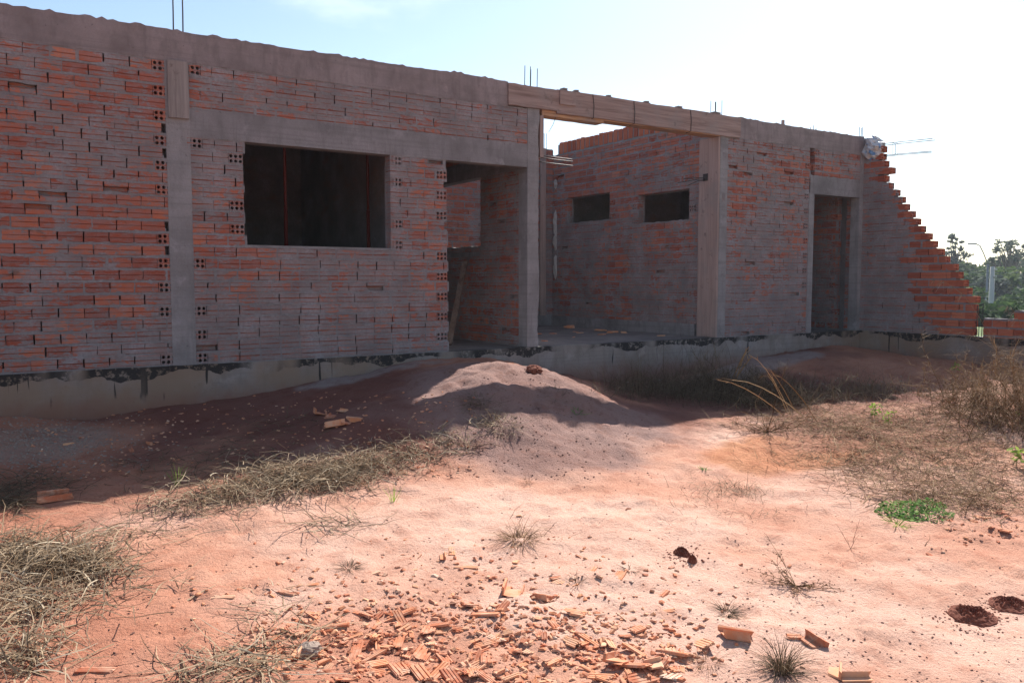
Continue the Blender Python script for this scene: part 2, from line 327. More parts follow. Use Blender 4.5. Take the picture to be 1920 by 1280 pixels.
for i in range(150):
    fu, fv = fr.uniform(-.5, 9), fr.uniform(-6.6, -2.7); a_ = fr.uniform(0, 3.14); L1, L2 = (.12, .045) if i % 2 else (fr.uniform(.04, .16), fr.uniform(.03, .07))
    iu = slice(np.searchsorted(GU, fu-.5), np.searchsorted(GU, fu+.5)); iv_ = slice(np.searchsorted(GV, fv-.5), np.searchsorted(GV, fv+.5))
    du, dv_ = UU[iv_, iu]-fu, VV[iv_, iu]-fv; p_ = (du*math.cos(a_)+dv_*math.sin(a_))/L1; q_ = (-du*math.sin(a_)+dv_*math.cos(a_))/L2; r2 = p_*p_+q_*q_
    Z[iv_, iu] += fr.uniform(.008, .02)*(-np.exp(-r2)+.75*np.exp(-(np.sqrt(r2)-1.5)**2*4))
inside = (UU > -3.9) & (UU < 11.9) & (VV > .06) & (VV < 8); Z = np.where(inside, np.minimum(Z, -.35), Z)
# soil colours: pale trodden dust, mauve soil of the heap, red wall-foot soil with the wall's shade painted in, orange damp patch, cement spill
def blob(u, v, ru, rv, amp=.45, s=1): d = np.hypot((UU-u)/ru, (VV-v)/rv)+(fbm(UU*1.7, VV*1.7, s, 4)-.5)*amp*2; return 1-sstep(.75, 1.15, d)
C = np.zeros(UU.shape+(3,)); C[:] = (.63, .395, .30)
def paint(mask, col, k=1.0): C[:] = C*(1-(mask*k)[..., None])+np.array(col)*(mask*k)[..., None]
paint(sstep(-2.9, -2.2, VV+(fbm(UU, VV, 41)-.5)*1.4), (.165, .058, .042), .96)  # strip under the wall's shadow, its darkness put into the soil colour
paint(sstep(.45, .7, fbm(UU*.7, VV*.7, 61)), (.53, .25, .155), .7)
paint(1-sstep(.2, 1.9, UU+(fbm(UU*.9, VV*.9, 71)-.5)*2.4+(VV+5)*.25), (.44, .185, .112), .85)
paint(blob(4.1, -1.9, 1.45, 1.35, .3, 5), (.275, .165, .138), .97)
paint(blob(6.0, -3.5, 1.1, .55, .4, 6), (.50, .215, .10), .85)
paint(blob(7.4, -3.3, 1.6, .9, .5, 7), (.36, .17, .11), .8)
paint(blob(-.05, -.75, .75, .55, .8, 8), (.33, .225, .175), .7); paint(blob(3.3, -.25, .8, .22, .8, 9), (.33, .28, .26), .75); paint(blob(8.9, -.35, 1.3, .35, .8, 10), (.30, .26, .245), .7)
nv, nu = UU.shape; idx = np.arange(nv*nu).reshape(nv, nu)
Q = np.stack([idx[:-1, :-1], idx[:-1, 1:], idx[1:, 1:], idx[1:, :-1]], -1).reshape(-1, 4)
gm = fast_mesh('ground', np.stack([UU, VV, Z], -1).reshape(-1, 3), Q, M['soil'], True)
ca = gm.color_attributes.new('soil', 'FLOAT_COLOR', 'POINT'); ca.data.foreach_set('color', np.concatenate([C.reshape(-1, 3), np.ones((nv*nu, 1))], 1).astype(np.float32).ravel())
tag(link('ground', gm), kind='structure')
def gz(u, v):
    u = np.asarray(u, float); v = np.asarray(v, float)
    i = np.clip(np.searchsorted(GU, u)-1, 0, nu-2); j = np.clip(np.searchsorted(GV, v)-1, 0, nv-2)
    a = np.clip((u-GU[i])/(GU[i+1]-GU[i]), 0, 1); b = np.clip((v-GV[j])/(GV[j+1]-GV[j]), 0, 1)
    return (Z[j, i]*(1-a)+Z[j, i+1]*a)*(1-b)+(Z[j+1, i]*(1-a)+Z[j+1, i+1]*a)*b
fw = np.array([math.sin(YAW)*math.cos(PITCH), math.cos(YAW)*math.cos(PITCH), -math.sin(PITCH)]); rt = np.array([math.cos(YAW), -math.sin(YAW), 0]); up = np.cross(rt, fw)
def ray(px, py): return fw+(px-960)/FPX*rt+(640-py)/FPX*up
TT = np.concatenate([np.arange(2, 14, .015), np.arange(14, 80, .1)])
def gp(px, py):
    """point of the ground seen at a photo pixel"""
    d = ray(px, py); P = CAM+TT[:, None]*d; h = P[:, 2]-gz(P[:, 0], P[:, 1]); k = np.argmax(h < 0)
    p = P[k]; return np.array([p[0], p[1], float(gz(p[0], p[1]))])
def on_u(px, py, U): d = ray(px, py); return CAM+(U-CAM[0])/d[0]*d
def on_v(px, py, V): d = ray(px, py); return CAM+(V-CAM[1])/d[1]*d

# ------------------------------------------------------------------ the building
PITCHZ = 2.83/25; BH = .095; BL = .195; BD = .115
bld = empty('unfinished_building', (5.5, 0, -.4))
tag(bld, 'long roofless brick building under construction, grey cement smeared over red hollow bricks', 'building')
bld.location = (0, 0, 0)
def brick_mesh(name, mat, seed, broken=0, depth=BD):
    r = np.random.default_rng(seed); h = BH/2
    prof = [(depth, -h), (.005, -h), (0, -h+.005), (0, -.0035), (.005, -.0015), (.005, .0015), (0, .0035), (0, h-.005), (.005, h), (depth, h)]
    if broken == 1: prof = [(depth, -h), (.005, -h), (0, -h+.005), (0, -.004), (.004, .002), (.05, .006), (.055, h-.008), (.05, h-.006), (.045, h), (depth, h)]
    if broken == 2: prof = [(depth, -h), (.03, -h), (.05, -h+.01), (.05, .0), (.006, .006), (.005, .009), (0, .012), (0, h-.005), (.005, h), (depth, h)]
    xs = [-BL/2, -BL/6+r.uniform(-.02, .02), BL/6+r.uniform(-.02, .02), BL/2]; v = []
    for i, x in enumerate(xs):
        for k, (d, z) in enumerate(prof):
            jd = r.uniform(-.0016, .0016) if d < .06 else 0; jx = r.uniform(-.003, .003) if (d < .06 and i in (0, 3)) else 0
            v.append((x+jx, d+jd, z+r.uniform(-.0012, .0012)*(d < .06)))
    n = len(prof); f = [(i*n+k, i*n+k+1, (i+1)*n+k+1, (i+1)*n+k) for i in range(3) for k in range(n-1)]
    f += [tuple(range(n))[::-1], tuple(3*n+k for k in range(n))]
    # wind so that the front faces -Y
    return mesh(name, v, [q[::-1] for q in f], mat)
def end_mesh(name, mat, w=.135, h=BH, nx=3, nz=2, depth=.11, full=BD, seed=0, back=None):
    """open brick end: nx by nz tunnels, front facing -Y"""
    r = np.random.default_rng(seed); mb = MB(); cw, ch = w/nx, h/nz
    for i in range(nx):
        for j in range(nz):
            x0, z0 = -w/2+i*cw, -h/2+j*ch; x1, z1 = x0+cw, z0+ch; m = .0065; c = .010
            a0, a1, b0, b1 = x0+m+r.uniform(0, .002), x1-m, z0+m, z1-m-r.uniform(0, .003)
            sq = [(x0, 0, z0), (x1, 0, z0), (x1, 0, z1), (x0, 0, z1)]
            oc = [(a0+c, b0), (a1-c, b0), (a1, b0+c), (a1, b1-c), (a1-c, b1), (a0+c, b1), (a0, b1-c), (a0, b0+c)]
            v = sq+[(x, .001, z) for x, z in oc]+[(x, depth, z) for x, z in oc]
            f = [(0, 1, 5, 4), (1, 6, 5), (1, 2, 7, 6), (2, 8, 7), (2, 3, 9, 8), (3, 10, 9), (3, 0, 11, 10), (0, 4, 11)]
            f += [(4+k, 4+(k+1) % 8, 12+(k+1) % 8, 12+k) for k in range(8)]+[tuple(range(12, 20))]
            mb.add(v, f)
    x0, x1, z0, z1 = -w/2, w/2, -h/2, h/2
    mb.add([(x0, 0, z0), (x1, 0, z0), (x1, 0, z1), (x0, 0, z1), (x0, full, z0), (x1, full, z0), (x1, full, z1), (x0, full, z1)], [(0, 4, 5, 1), (1, 5, 6, 2), (2, 6, 7, 3), (3, 7, 4, 0), (4, 7, 6, 5)])
    return mesh(name, mb.v, mb.f, mat)
VAR = {}
def variants(mk):
    if mk not in VAR:
        VAR[mk] = dict(b=[brick_mesh('brick', M[mk], i) for i in range(6)], x=[brick_mesh('brick_broken', M[mk], 50+i, 1+i % 2) for i in range(4)], e=[end_mesh('brick_end', M[mk], seed=i) for i in range(3)])
    return VAR[mk]
def arr(me):
    v = np.empty(len(me.vertices)*3, np.float32); me.vertices.foreach_get('co', v); return v.reshape(-1, 3), [tuple(p.vertices) for p in me.polygons]
ARR = {}
_bt = rng.random(4096)
def BEDN(x):
    x = x*14+1000; i = int(math.floor(x)); f = x-i; f = f*f*(3-2*f); return _bt[i % 4096]*(1-f)+_bt[(i+1) % 4096]*f
def make_wall(name, mk, origin, rotz, s0, s1, z0, z1, holes=(), cols=(), n_single=300, pitch=PITCHZ, plug=lambda s, z: .5, ends=lambda s, z, side: .8, keep=None, core=True, near=None, broken=.012, bh=None, seed=1, thick=.15, jit=.003, extra_end=None):
    """s runs along the wall, depth 0 is its face, rotz turns it about Z; holes are openings, cols are pillars (no bricks)"""
    r = random.Random(seed); V = variants(mk); co, si = math.cos(rotz), math.sin(rotz); ox, oy = origin
    T = lambda s, d, z: (ox+s*co-d*si, oy+s*si+d*co, z)
    ncourse = int(round((z1-z0)/pitch)); items = []; mb = MB()
    block = [(h[0], h[1], h[2], h[3], 'h') for h in holes]+[(c[0], c[1], c[2], c[3], 'c') for c in cols]
    for k in range(ncourse):
        zc = z0+(k+.5)*pitch; lo, hi = s0, s1
        if keep: lo, hi = keep(k, zc, lo, hi)
        iv = [(lo, hi, 'w', 'w')]
        for a, b, c, d, t in block:
            if c+.01 < zc < d-.01 or (t == 'h' and c-.03 < zc < d+.03 and c < zc < d):
                nv_ = []
                for (p, q, l, m_) in iv:
                    if b <= p or a >= q: nv_.append((p, q, l, m_)); continue
                    if a > p: nv_.append((p, a, l, t))
                    if b < q: nv_.append((b, q, t, m_))
                iv = nv_
        for (p, q, l, m_) in iv:
            if q-p < .03: continue
            s = p; e = q
            par = (k % 2 == 0)
            if l in 'hc' and q-p > .35 and par and r.random() < ends(p, zc, 'l'):
                items.append((p+.068+(-.030 if l == 'c' else 0), zc, None, 'e')); s = p+.142+(-.030 if l == 'c' else 0)
            if m_ in 'hc' and q-s > .35 and (par if m_ == 'c' else not par) and r.random() < ends(q, zc, 'r'):
                items.append((q-.068+(.030 if m_ == 'c' else 0), zc, None, 'e')); e = q-.142-(-.030 if m_ == 'c' else 0)
            off = (r.uniform(.09, .12) if par else r.uniform(0, .02)); x = s; first = True
            while x < e-.028:
                ln = (off if first and off > .03 else BL+r.uniform(-.004, .004)); first = False
                ln = min(ln, e-x)
                if e-(x+ln) < .035: ln = e-x
                if ln > .24: ln = .5*ln
                items.append((x+ln/2, zc, ln, 'x' if r.random() < broken else 'b'))
                g = r.uniform(.005, .016)
                if r.random() < plug(x+ln, zc):
                    pd = r.uniform(-.002, .007); mb.box((x+ln-.002-r.uniform(0, .008), pd, zc-pitch/2), (x+ln+g+.002+r.uniform(0, .01), .06, zc+pitch/2))
                elif r.random() < .5:
                    pd = r.uniform(.001, .012); hh = r.uniform(.02, .06); up2 = r.random() < .3; mb.box((x+ln-.002, pd, zc-pitch/2 if not up2 else zc+pitch/2-hh), (x+ln+g+.002, .06, zc-pitch/2+hh if not up2 else zc+pitch/2))
                x += ln+g
            # mortar bed on top of the course (and one under the first)
            for zb in ([zc+pitch/2] if k else [zc-pitch/2, zc+pitch/2]):
                if zb > z1+.001: continue
                n = max(2, int((q-p)/.03)); hb = (pitch-BH)/2+.0006; b0 = len(mb.v)
                for i in range(n+1):
                    ss = p+(q-p)*i/n; nz1 = BEDN(ss+zb*31.7); d = -.0035+.009*BEDN(ss*1.7+zb*57)+r.uniform(-.001, .001); t1 = hb-.002+.016*nz1*nz1+r.uniform(0, .002); t2 = hb-.001+.011*BEDN(ss*1.3+zb*91)**2+r.uniform(0, .0015)
                    mb.v += [(ss, BD, zb+t1), (ss, d, zb+t1), (ss, d+r.uniform(-.001, .001), zb-t2), (ss, BD, zb-t2)]
                for i in range(n):
                    for j in range(4):
                        a = b0+i*4+j; b = b0+i*4+(j+1) % 4; mb.f.append((a, b, b+4, a+4))
                mb.f += [(b0+3, b0+2, b0+1, b0), (b0+n*4, b0+n*4+1, b0+n*4+2, b0+n*4+3)]
            if core: mb.box((p, BD+.001, zc-pitch/2), (q, thick, zc+pitch/2))
    wall = link(name, mesh(name, [T(*p) for p in mb.v], mb.f, M['mortar']), bld)
    if near: items.sort(key=near)
    jv, jf, base = [], [], 0
    for n, (s, z, ln, ty) in enumerate(items):
        me = r.choice(V[ty]); sx = 1 if ln is None else ln/BL; d = r.uniform(-jit, jit)-(.0015 if ty == 'e' else 0); ry = R(r.uniform(-.6, .6)); fl = 1
        if n < n_single:
            o = link('brick', me, wall, loc=T(s, d, z), rot=(0, ry, rotz)); o.scale = (sx*fl, 1, 1)
        else:
            key = me.name
            if key not in ARR: ARR[key] = arr(me)
            v, f = ARR[key]; v = v*np.array([sx, 1, 1]); c2, s2 = math.cos(ry), math.sin(ry)
            w = np.stack([v[:, 0]*c2+v[:, 2]*s2+s, v[:, 1]+d, -v[:, 0]*s2+v[:, 2]*c2+z], 1)
            jv.append(np.stack([ox+w[:, 0]*co-w[:, 1]*si, oy+w[:, 0]*si+w[:, 1]*co, w[:, 2]], 1)); jf += [tuple(i+base for i in q) for q in f]; base += len(v)
    if jf:
        j = link('bricks', mesh('bricks', np.concatenate(jv), jf, M[mk]), wall); j['kind'] = 'stuff'
    return wall
HEAD = 19*PITCHZ
WIN = (2.04, 3.605, 10*PITCHZ+.02, HEAD); DOOR1 = (4.294, 5.384, -.2, HEAD); DOOR2 = (10.72, 11.86, -.2, HEAD)
def plug_front(s, z): return .10 if (s < 1.35 and z > 1.1) else (.32 if s < 1.35 else (.45 if z > 1.2 else .62))
front = make_wall('front_wall', 'brick', (0, 0), 0, -3.2, 5.384, 0, 2.83, [WIN, DOOR1], [(1.344, 1.554, -1, 3), (1.554, 5.384, HEAD, HEAD+.2)], 300,
                  plug=plug_front, near=lambda it: (it[0] < -.35)*50+abs(it[0]-.2)+(0 if it[3] == 'b' else -2.0), broken=.02, seed=5)
right = make_wall('right_wall', 'brick_r', (0, 0), 0, 8.80, 11.86, 0, 2.83, [DOOR2], [(10.62, 11.86, HEAD, HEAD+.2), (10.60, 10.72, -1, 3)], 300, plug=lambda s, z: .16 if z > 1.5 else .75,
                  near=lambda it: it[0], broken=.03, seed=8)
# wall that closes the court on the right, with two small windows (seen from the left), s = -y
w1 = (-3.66, -2.47, 1.82, 2.21); w2 = (-1.77, -.64, 1.745, 2.13)
court = make_wall('court_side_wall', 'brick_c', (8.70, 0), -math.pi/2, -4.15, -.02, 0, 2.83+PITCHZ*2, [w1, w2], [(-2.02, -2.0, -1, 0)], 0, plug=lambda s, z: .7, seed=9, broken=.015)
# short columns of open brick ends in the court wall and a soldier course on its top
V_ = variants('brick_c')
for k in range(1, 22, 3):
    link('brick', V_['e'][k % 3], court, loc=(8.692, 2.05, .18+k*PITCHZ), rot=(0, 0, -math.pi/2))
for i in range(26):
    s = 3.85-i*.125
    if s < .45: break
    link('brick', variants('brick_n')['b'][i % 6], court, loc=(8.70, s, 3.02+PITCHZ*.0+.155), rot=(R(random.uniform(-2, 2)), R(90+random.uniform(-3, 3)), -math.pi/2), scale=(1.0+random.uniform(-.12, .05), 1, 1.0))
tb = MB(); tb.box((8.712, .45, 3.05), (8.82, 3.95, 3.245)); tb.build('soldier_course_mortar', M['mortar'], court)
back = make_wall('court_back_wall', 'brick_c', (0, 4.10), 0, 5.5, 8.70, 0, 2.83+PITCHZ*3, [], [], 0, plug=lambda s, z: .7, seed=10)
# right wall of the first room with an inner window, seen through the doorway (face towards -x)
iw = (-2.75, -1.12, 10*PITCHZ+.06, HEAD)
inner = make_wall('room_side_wall', 'brick_c', (5.40, 0), -math.pi/2, -4.1, -.17, 0, 2.83, [iw], [(-4.1, -.17, HEAD, HEAD+.2)], 0, plug=lambda s, z: .7, seed=12)
d2in = make_wall('doorway_side_wall', 'brick_c', (11.90, 0), -math.pi/2, -3.6, -.16, 0, 2.83, [], [(-.45, -.25, -1, 3)], 0, plug=lambda s, z: .7, seed=13)
bk = MB(); bk.box((-3.4, 4.25, -.1), (5.39, 4.4, 2.83)); bk.box((5.41, 4.26, -.1), (12.2, 4.4, 2.83)); bk.box((-3.4, .16, -.1), (-3.25, 4.24, 2.83)); bk.box((12.06, .16, -.1), (12.2, 4.24, 2.83)); bk.box((8.86, 3.9, -.1), (9.0, 4.2, 2.83))
bk.box((4.05, .16, -.1), (4.17, 4.24, 2.83)); bk.build('rear_and_added_walls', M['mortar'], bld)  # partition added between the rooms to keep light out behind the window
fb = MB(); fb.box((5.405, .20, HEAD+.205), (5.545, 4.05, 2.829)); fb.build('inner_lintel', M['conc'], bld)
lin = MB(); lin.box((5.397, .18, HEAD+.001), (5.553, 4.05, HEAD+.20)); lin.build('inner_lintel', M['conc'], bld)
# toothed end wall, coming forward from the right corner, s = -y
SP = 2.95/25; sends = {}
tops = [.317, .314, .364, .478, .38, .458, .571, .664, .739, .839, .93, 1.011, 1.125, 1.213, 1.316, 1.402, 1.535, 1.611, 1.693, 1.752, 1.873]
for i, e in enumerate(tops): sends[24-i] = e
def keep_t(k, z, lo, hi): return lo, sends.get(k, 1.85)-.118
toothed = make_wall('toothed_wall', 'brick_t', (11.95, 0), -math.pi/2, .0, 1.9, 0, 2.95, [], [], 300, pitch=SP, plug=lambda s, z: .12 if s > .9 else .7, keep=keep_t, near=lambda it: -it[0], seed=14, thick=.14, jit=.004, broken=.004)
E3 = [end_mesh('brick_end_long', M['brick_t'], w=.138, full=.118, depth=.113, seed=20+i) for i in range(3)]
for k in range(25):
    e = sends.get(k, 1.85)
    if k >= 4 or k % 1 == 0:
        link('brick', E3[k % 3], toothed, loc=(12.02+random.uniform(-.004, .004), -e, (k+.5)*SP), rot=(0, R(random.uniform(-1, 1)), R(random.uniform(-2, 2))))
cm = MB(); cm.box((11.953, -1.83, .0), (12.085, -1.70, 4*SP)); cm.build('mortar_patch', M['column'], toothed)
lowx = make_wall('x', 'brick_n', (11.95, 0), -math.pi/2, 2.0, 5.6, -.10, -.10+SP*6, [], [], 300, pitch=SP, plug=lambda s, z: .1, keep=lambda k, z, lo, hi: (lo, hi) if k < 3 else ((2.415+.25*(k-3), hi)), seed=15, thick=.14)
lowx.name = 'low_brick_wall'; lowx.parent = None
tag(lowx, 'low wall of bare orange bricks at the far right, beyond the toothed end wall', 'wall')

# plinth, floor, beams, lintels, pillars
def slab(name, a, b, mat, parent=bld, step=.06, amp=.006, rough_top=0, seed=0):
    """a box with an uneven face: grid on the -Y and top sides"""
    (x0, y0, z0), (x1, y1, z1) = a, b; r = np.random.default_rng(seed); nx = max(2, int((x1-x0)/step)); nz = max(2, int((z1-z0)/step)); v = []; f = []
    X = np.linspace(x0, x1, nx+1); Zs = np.linspace(z0, z1, nz+1); top = (fbm(X*1.1, X*0+seed, 7, 4)-.5)*rough_top*1.6+(r.random(nx+1)**3-.2)*rough_top*.9
    for j, zz in enumerate(Zs):
        for i, xx in enumerate(X):
            edge = i in (0, nx)
            v.append((xx, y0+(fbm(np.array(xx*4.0), np.array(zz*4.0), seed)-.5)*2*amp+r.uniform(-.12, .12)*amp, zz+(top[i]*(j/nz)**2)))
    for j in range(nz):
        for i in range(nx): q = j*(nx+1)+i; f.append((q, q+1, q+nx+2, q+nx+1))
    b0 = len(v)
    for i, xx in enumerate(X): v.append((xx, y1, z1+top[i]*.8+r.uniform(-.3, .3)*rough_top))
    for i in range(nx): q = nz*(nx+1)+i; f.append((q, q+1, b0+i+1, b0+i))
    b1 = len(v)
    for i, xx in enumerate(X): v.append((xx, y1, z0))
    for i in range(nx): f.append((i+1, i, b1+i, b1+i+1)); f.append((b1+i, b0+i, b0+i+1, b1+i+1))
    l = [j*(nx+1) for j in range(nz+1)]; f.append(tuple(l)+(b0, b1)); l = [j*(nx+1)+nx for j in range(nz+1)][::-1]; f.append((b1+nx, b0+nx)+tuple(l))
    return link(name, mesh(name, v, f, mat), parent)
slab('plinth', (-3.4, -.022, -1.1), (11.975, .12, -.004), M['plinth'], amp=.008, rough_top=.006, seed=3)
side = slab('plinth', (.0, -.02, -1.1), (5.6, .13, -.004), M['plinth'], amp=.006, rough_top=.008, seed=4)
side.rotation_euler = (0, 0, -math.pi/2); side.location = (11.96, -.03, 0); 
fl = MB(); fl.box((-3.4, .121, -.25), (12.15, 4.3, -.006)); fl.build('floor_slab', M['floor'], bld)
slab('ring_beam', (-3.4, -.004, 2.831), (5.115, .15, 3.115), M['beam'], step=.045, amp=.006, rough_top=.026, seed=5)
slab('ring_beam', (5.116, .004, 2.85), (9.0, .15, 3.095), M['beam'], step=.06, amp=.004, rough_top=.03, seed=6)
slab('ring_beam', (9.001, -.003, 2.831), (11.94, .15, 3.115), M['beam'], step=.05, amp=.006, rough_top=.018, seed=7)
for (x0, y0, x1, y1) in ((5.401, .151, 5.549, 4.3), (8.83, .151, 8.97, 4.3), (11.96, .0, 12.09, 4.3)):
    m = MB(); m.box((x0, y0, 2.832), (x1, y1, 3.10)); m.build('ring_beam', M['beam'], bld)
slab('lintel', (1.556, -.0045, HEAD), (4.294, .149, HEAD+.275), M['conc'], amp=.004, rough_top=.02, seed=8)
slab('lintel', (4.2945, -.0045, HEAD), (5.383, .149, HEAD+.27), M['conc'], amp=.004, rough_top=.02, seed=9)
slab('lintel', (10.62, -.0045, HEAD-.01), (11.858, .149, HEAD+.27), M['conc'], amp=.004, rough_top=.02, seed=10)
slab('roof_slab', (-3.4, .152, 2.84), (5.399, 4.4, 2.96), M['beam'], step=.5, amp=.0, seed=11)
slab('roof_slab', (8.98, .152, 2.84), (11.95, 4.4, 2.96), M['beam'], step=.5, amp=.0, seed=12)
slab('pillar', (1.342, -.004, -.44), (1.556, .15, 2.83), M['column'], amp=.005, seed=13)
# doorway pillar with a ragged right edge
pv = []; pf = []; zs = np.linspace(-.0, 2.848, 70)
for i, z in enumerate(zs):
    e = 5.560+(fbm(np.array(z*5.), np.array(.3), 3, 3)-.5)*.05+random.uniform(-.006, .006)
    for (x, y) in ((5.386, -.006), (e-.012, -.006), (e, .012), (e, .185), (5.386, .185)): pv.append((x, y, z))
for i in range(69):
    for j in range(5): a = i*5+j; b = i*5+(j+1) % 5; pf.append((a, b, b+5, a+5))
pf += [(4, 3, 2, 1, 0), tuple(69*5+j for j in range(5))]
link('pillar', mesh('pillar', pv, pf, M['column']), bld)
slab('pillar', (8.652, -.004, -.44), (8.802, .40, 2.848), M['column'], amp=.004, seed=15)
slab('pillar', (10.60, -.005, -.01), (10.722, .15, HEAD), M['column'], amp=.003, seed=16)
slab('pillar', (11.858, -.006, -.01), (11.953, .15, 2.83), M['column'], amp=.004, seed=17)
# open brick ends in the reveal of the window
for k in range(10, 19, 2): link('brick', variants('brick')['e'][k % 3], front, loc=(3.6045, .078, (k+.6)*PITCHZ), rot=(0, 0, -math.pi/2), scale=(1, .6, 1))
cb = MB(); cb.box((8.655, .45, -.005), (8.6975, 4.06, .17)); cb.box((5.56, 4.062, -.005), (8.69, 4.097, .20)); cb.build('court_skirting', M['conc'], bld)
slm = MB(); slm.box((2.04, -.002, 10*PITCHZ-.004), (3.605, .15, 10*PITCHZ+.019)); slm.build('window_sill', M['conc'], bld)
slm = MB(); slm.box((5.39, 1.125, 10*PITCHZ-.004), (5.56, 2.745, 10*PITCHZ+.055)); slm.build('window_sill', M['conc'], bld)
# reinforcing bars
def bar(pts, r=.005, parent=bld): m = MB(); m.tube(pts, r, 6); return m.build('rebar', M['rebar'], parent, True)
for x, h in ((1.445, .62), (1.53, .60)): bar([(x, .07, 3.05), (x+.004, .07, 3.3), (x+.006, .07, 3.05+h)], .0065)
for x, y, h in ((5.38, .05, .25), (5.46, .05, .25), (5.50, .10, .23), (5.56, .05, .24)): bar([(x, y, 3.08), (x+.005, y, 3.1+h)])
for x, y, h in ((8.50, .05, .2), (8.60, .05, .2), (8.64, .10, .21), (8.72, .05, .23)): bar([(x, y, 3.08), (x, y, 3.1+h)])
for x, y, h in ((11.88, .05, .18), (11.93, .05, .17), (11.99, .07, .19), (10.66, .05, .06), (10.73, .05, .09), (10.79, .05, .06)): bar([(x, y, 3.08), (x+.003, y, 3.1+h)])
for x, y in ((8.50, 4.16), (8.56, 4.17), (8.60, 4.16)): bar([(x, y, 3.1), (x, y, 3.47)])
for y, z in ((.05, 2.32), (.09, 2.30), (.10, 2.25)): bar([(5.50, y, z), (5.85, y+.02, z-.005), (6.08+y, y+.05, z-.004)], .0055)
for dz, dy in ((0, 0), (-.02, .03), (-.04, -.02)): bar([(8.70, .235+dy, 2.275+dz), (8.48, .25, 2.26+dz), (8.25-dy, .30+dy*3, 2.235+dz*2.4)], .005)
for x, z in ((12.0, 2.985), (12.05, 2.965), (12.0, 2.80), (12.05, 2.79)): bar([(x, .05, z), (x, -.6, z-.02), (x, -1.10+random.uniform(-.03, .03), z-.045)], .0055)
for y in (-.47, -.52): m = MB(); m.tube([(11.995, y, 2.97), (12.055, y, 2.95), (12.055, y, 2.77), (11.995, y, 2.79), (11.995, y, 2.97)], .003, 5); m.build('rebar', M['rebar'], bld)
for x, y in ((11.99, -1.885), (12.05, -1.89), (11.99, -1.965), (12.05, -1.97)): bar([(x, y, -.3), (x+.005, y+.008, .0), (x, y, .30+random.uniform(-.1, .2))], .0055)

def ragged(prof, ln, rag, seed):
    r = np.random.default_rng(seed); n = len(prof); sk = r.uniform(-.4, .4, 2); v = []
    for e, s in ((0, -1), (1, 1)):
        for (y, z) in prof: v.append((s*ln/2+sk[e]*y*1.2+r.uniform(-rag, rag), y+r.uniform(-.001, .001), z+r.uniform(-.001, .001)))
    f = [(i, (i+1) % n, n+(i+1) % n, n+i) for i in range(n)]; f += [tuple(range(n))[::-1], tuple(range(n, 2*n))]
    return mesh('brick_shard', v, f, M['shard'])
def prof_plate(w, t=.0085, g=4):
    top = []
    for i in range(g):
        a = -w/2+w*i/g; b = a+w/g*.6; top += [(a, t/2), (b, t/2), (b+w/g*.08, t/2-.0025), (a+w/g*.92, t/2-.0025)]
    return [(-w/2, -t/2), (w/2, -t/2), (w/2, t/2)]+[p for p in top[::-1]]
def prof_L(w, h, t=.008): return [(-w/2, 0), (w/2, 0), (w/2, t), (-w/2+t*1.3, t), (-w/2+t, h), (-w/2, h*.92)]
def prof_U(w, h, t=.008): return [(-w/2, 0), (w/2, 0), (w/2, h), (w/2-t, h*.9), (w/2-t, t), (-w/2+t, t), (-w/2+t, h*.6), (-w/2, h*.7)]
def prof_arc(w, t=.008): 
    o = [(w/2*math.sin(a), w/2*math.cos(a)*.55) for a in np.linspace(-1.2, 1.2, 7)]; i = [(x*.82, z-t) for x, z in o[::-1]]; m = min(z for x, z in i); return [(x, z-m) for x, z in (o+i)[::-1]]
SH = [ragged(prof_plate(w, g=g), l, .010, 100+i) for i, (w, l, g) in enumerate(((.05, .09, 4), (.035, .10, 3), (.06, .07, 4), (.028, .06, 2), (.045, .13, 3), (.03, .05, 2), (.022, .085, 2)))]
SH += [ragged(prof_L(w, h), l, .012, 120+i) for i, (w, h, l) in enumerate(((.05, .035, .09), (.04, .03, .12), (.06, .025, .07)))]
SH += [ragged(prof_U(.055, .035), .10, .014, 130), ragged(prof_U(.09, .045), .15, .02, 131), ragged(prof_arc(.07), .11, .015, 132), ragged(prof_arc(.05), .13, .015, 133)]
# ------------------------------------------------------------------ timber, props, cloth
def board(name, a, b, mat, label, cat='board', rot=None, warp=.004, nx=8):
    (x0, y0, z0), (x1, y1, z1) = a, b; ax = max(range(3), key=lambda i: b[i]-a[i]); v = []; f = []; o = [i for i in range(3) if i != ax]
    for k in range(nx+1):
        t = a[ax]+(b[ax]-a[ax])*k/nx; w = random.uniform(-warp, warp)
        for p, q in ((0, 0), (1, 0), (1, 1), (0, 1)):
            c = [0, 0, 0]; c[ax] = t+(random.uniform(-.004, .004) if k in (0, nx) else 0); c[o[0]] = (a, b)[p][o[0]]+w*.3; c[o[1]] = (a, b)[q][o[1]]+w+random.uniform(-.001, .001); v.append(tuple(c))
    for k in range(nx):
        for j in range(4): p = k*4+j; q = k*4+(j+1) % 4; f.append((p, q, q+4, p+4))
    f += [(3, 2, 1, 0), tuple(nx*4+j for j in range(4))]
    if ax == 1: f = [q[::-1] for q in f]
    return tag(link(name, mesh(name, v, f, mat)), label, cat)
b1 = board('formwork_board', (5.104, -.034, 2.852), (5.80, -.007, 3.10), M['wx'], 'short grey-pink formwork board at the left end of the beam over the wide opening')
b2 = board('formwork_board', (5.80, -.032, 2.828), (9.02, -.006, 3.112), M['wx'], 'long wooden formwork board spanning the wide opening under the sky', nx=14, warp=.006)
b3 = board('formwork_block', (5.83, -.056, 2.935), (6.07, -.034, 3.10), M['wx'], 'square offcut of board nailed on the beam formwork', warp=.001)
b4 = board('soffit_board', (5.60, -.005, 2.820), (8.64, .17, 2.849), M['wy'], 'orange-brown board under the beam of the wide opening', nx=10, warp=.003)
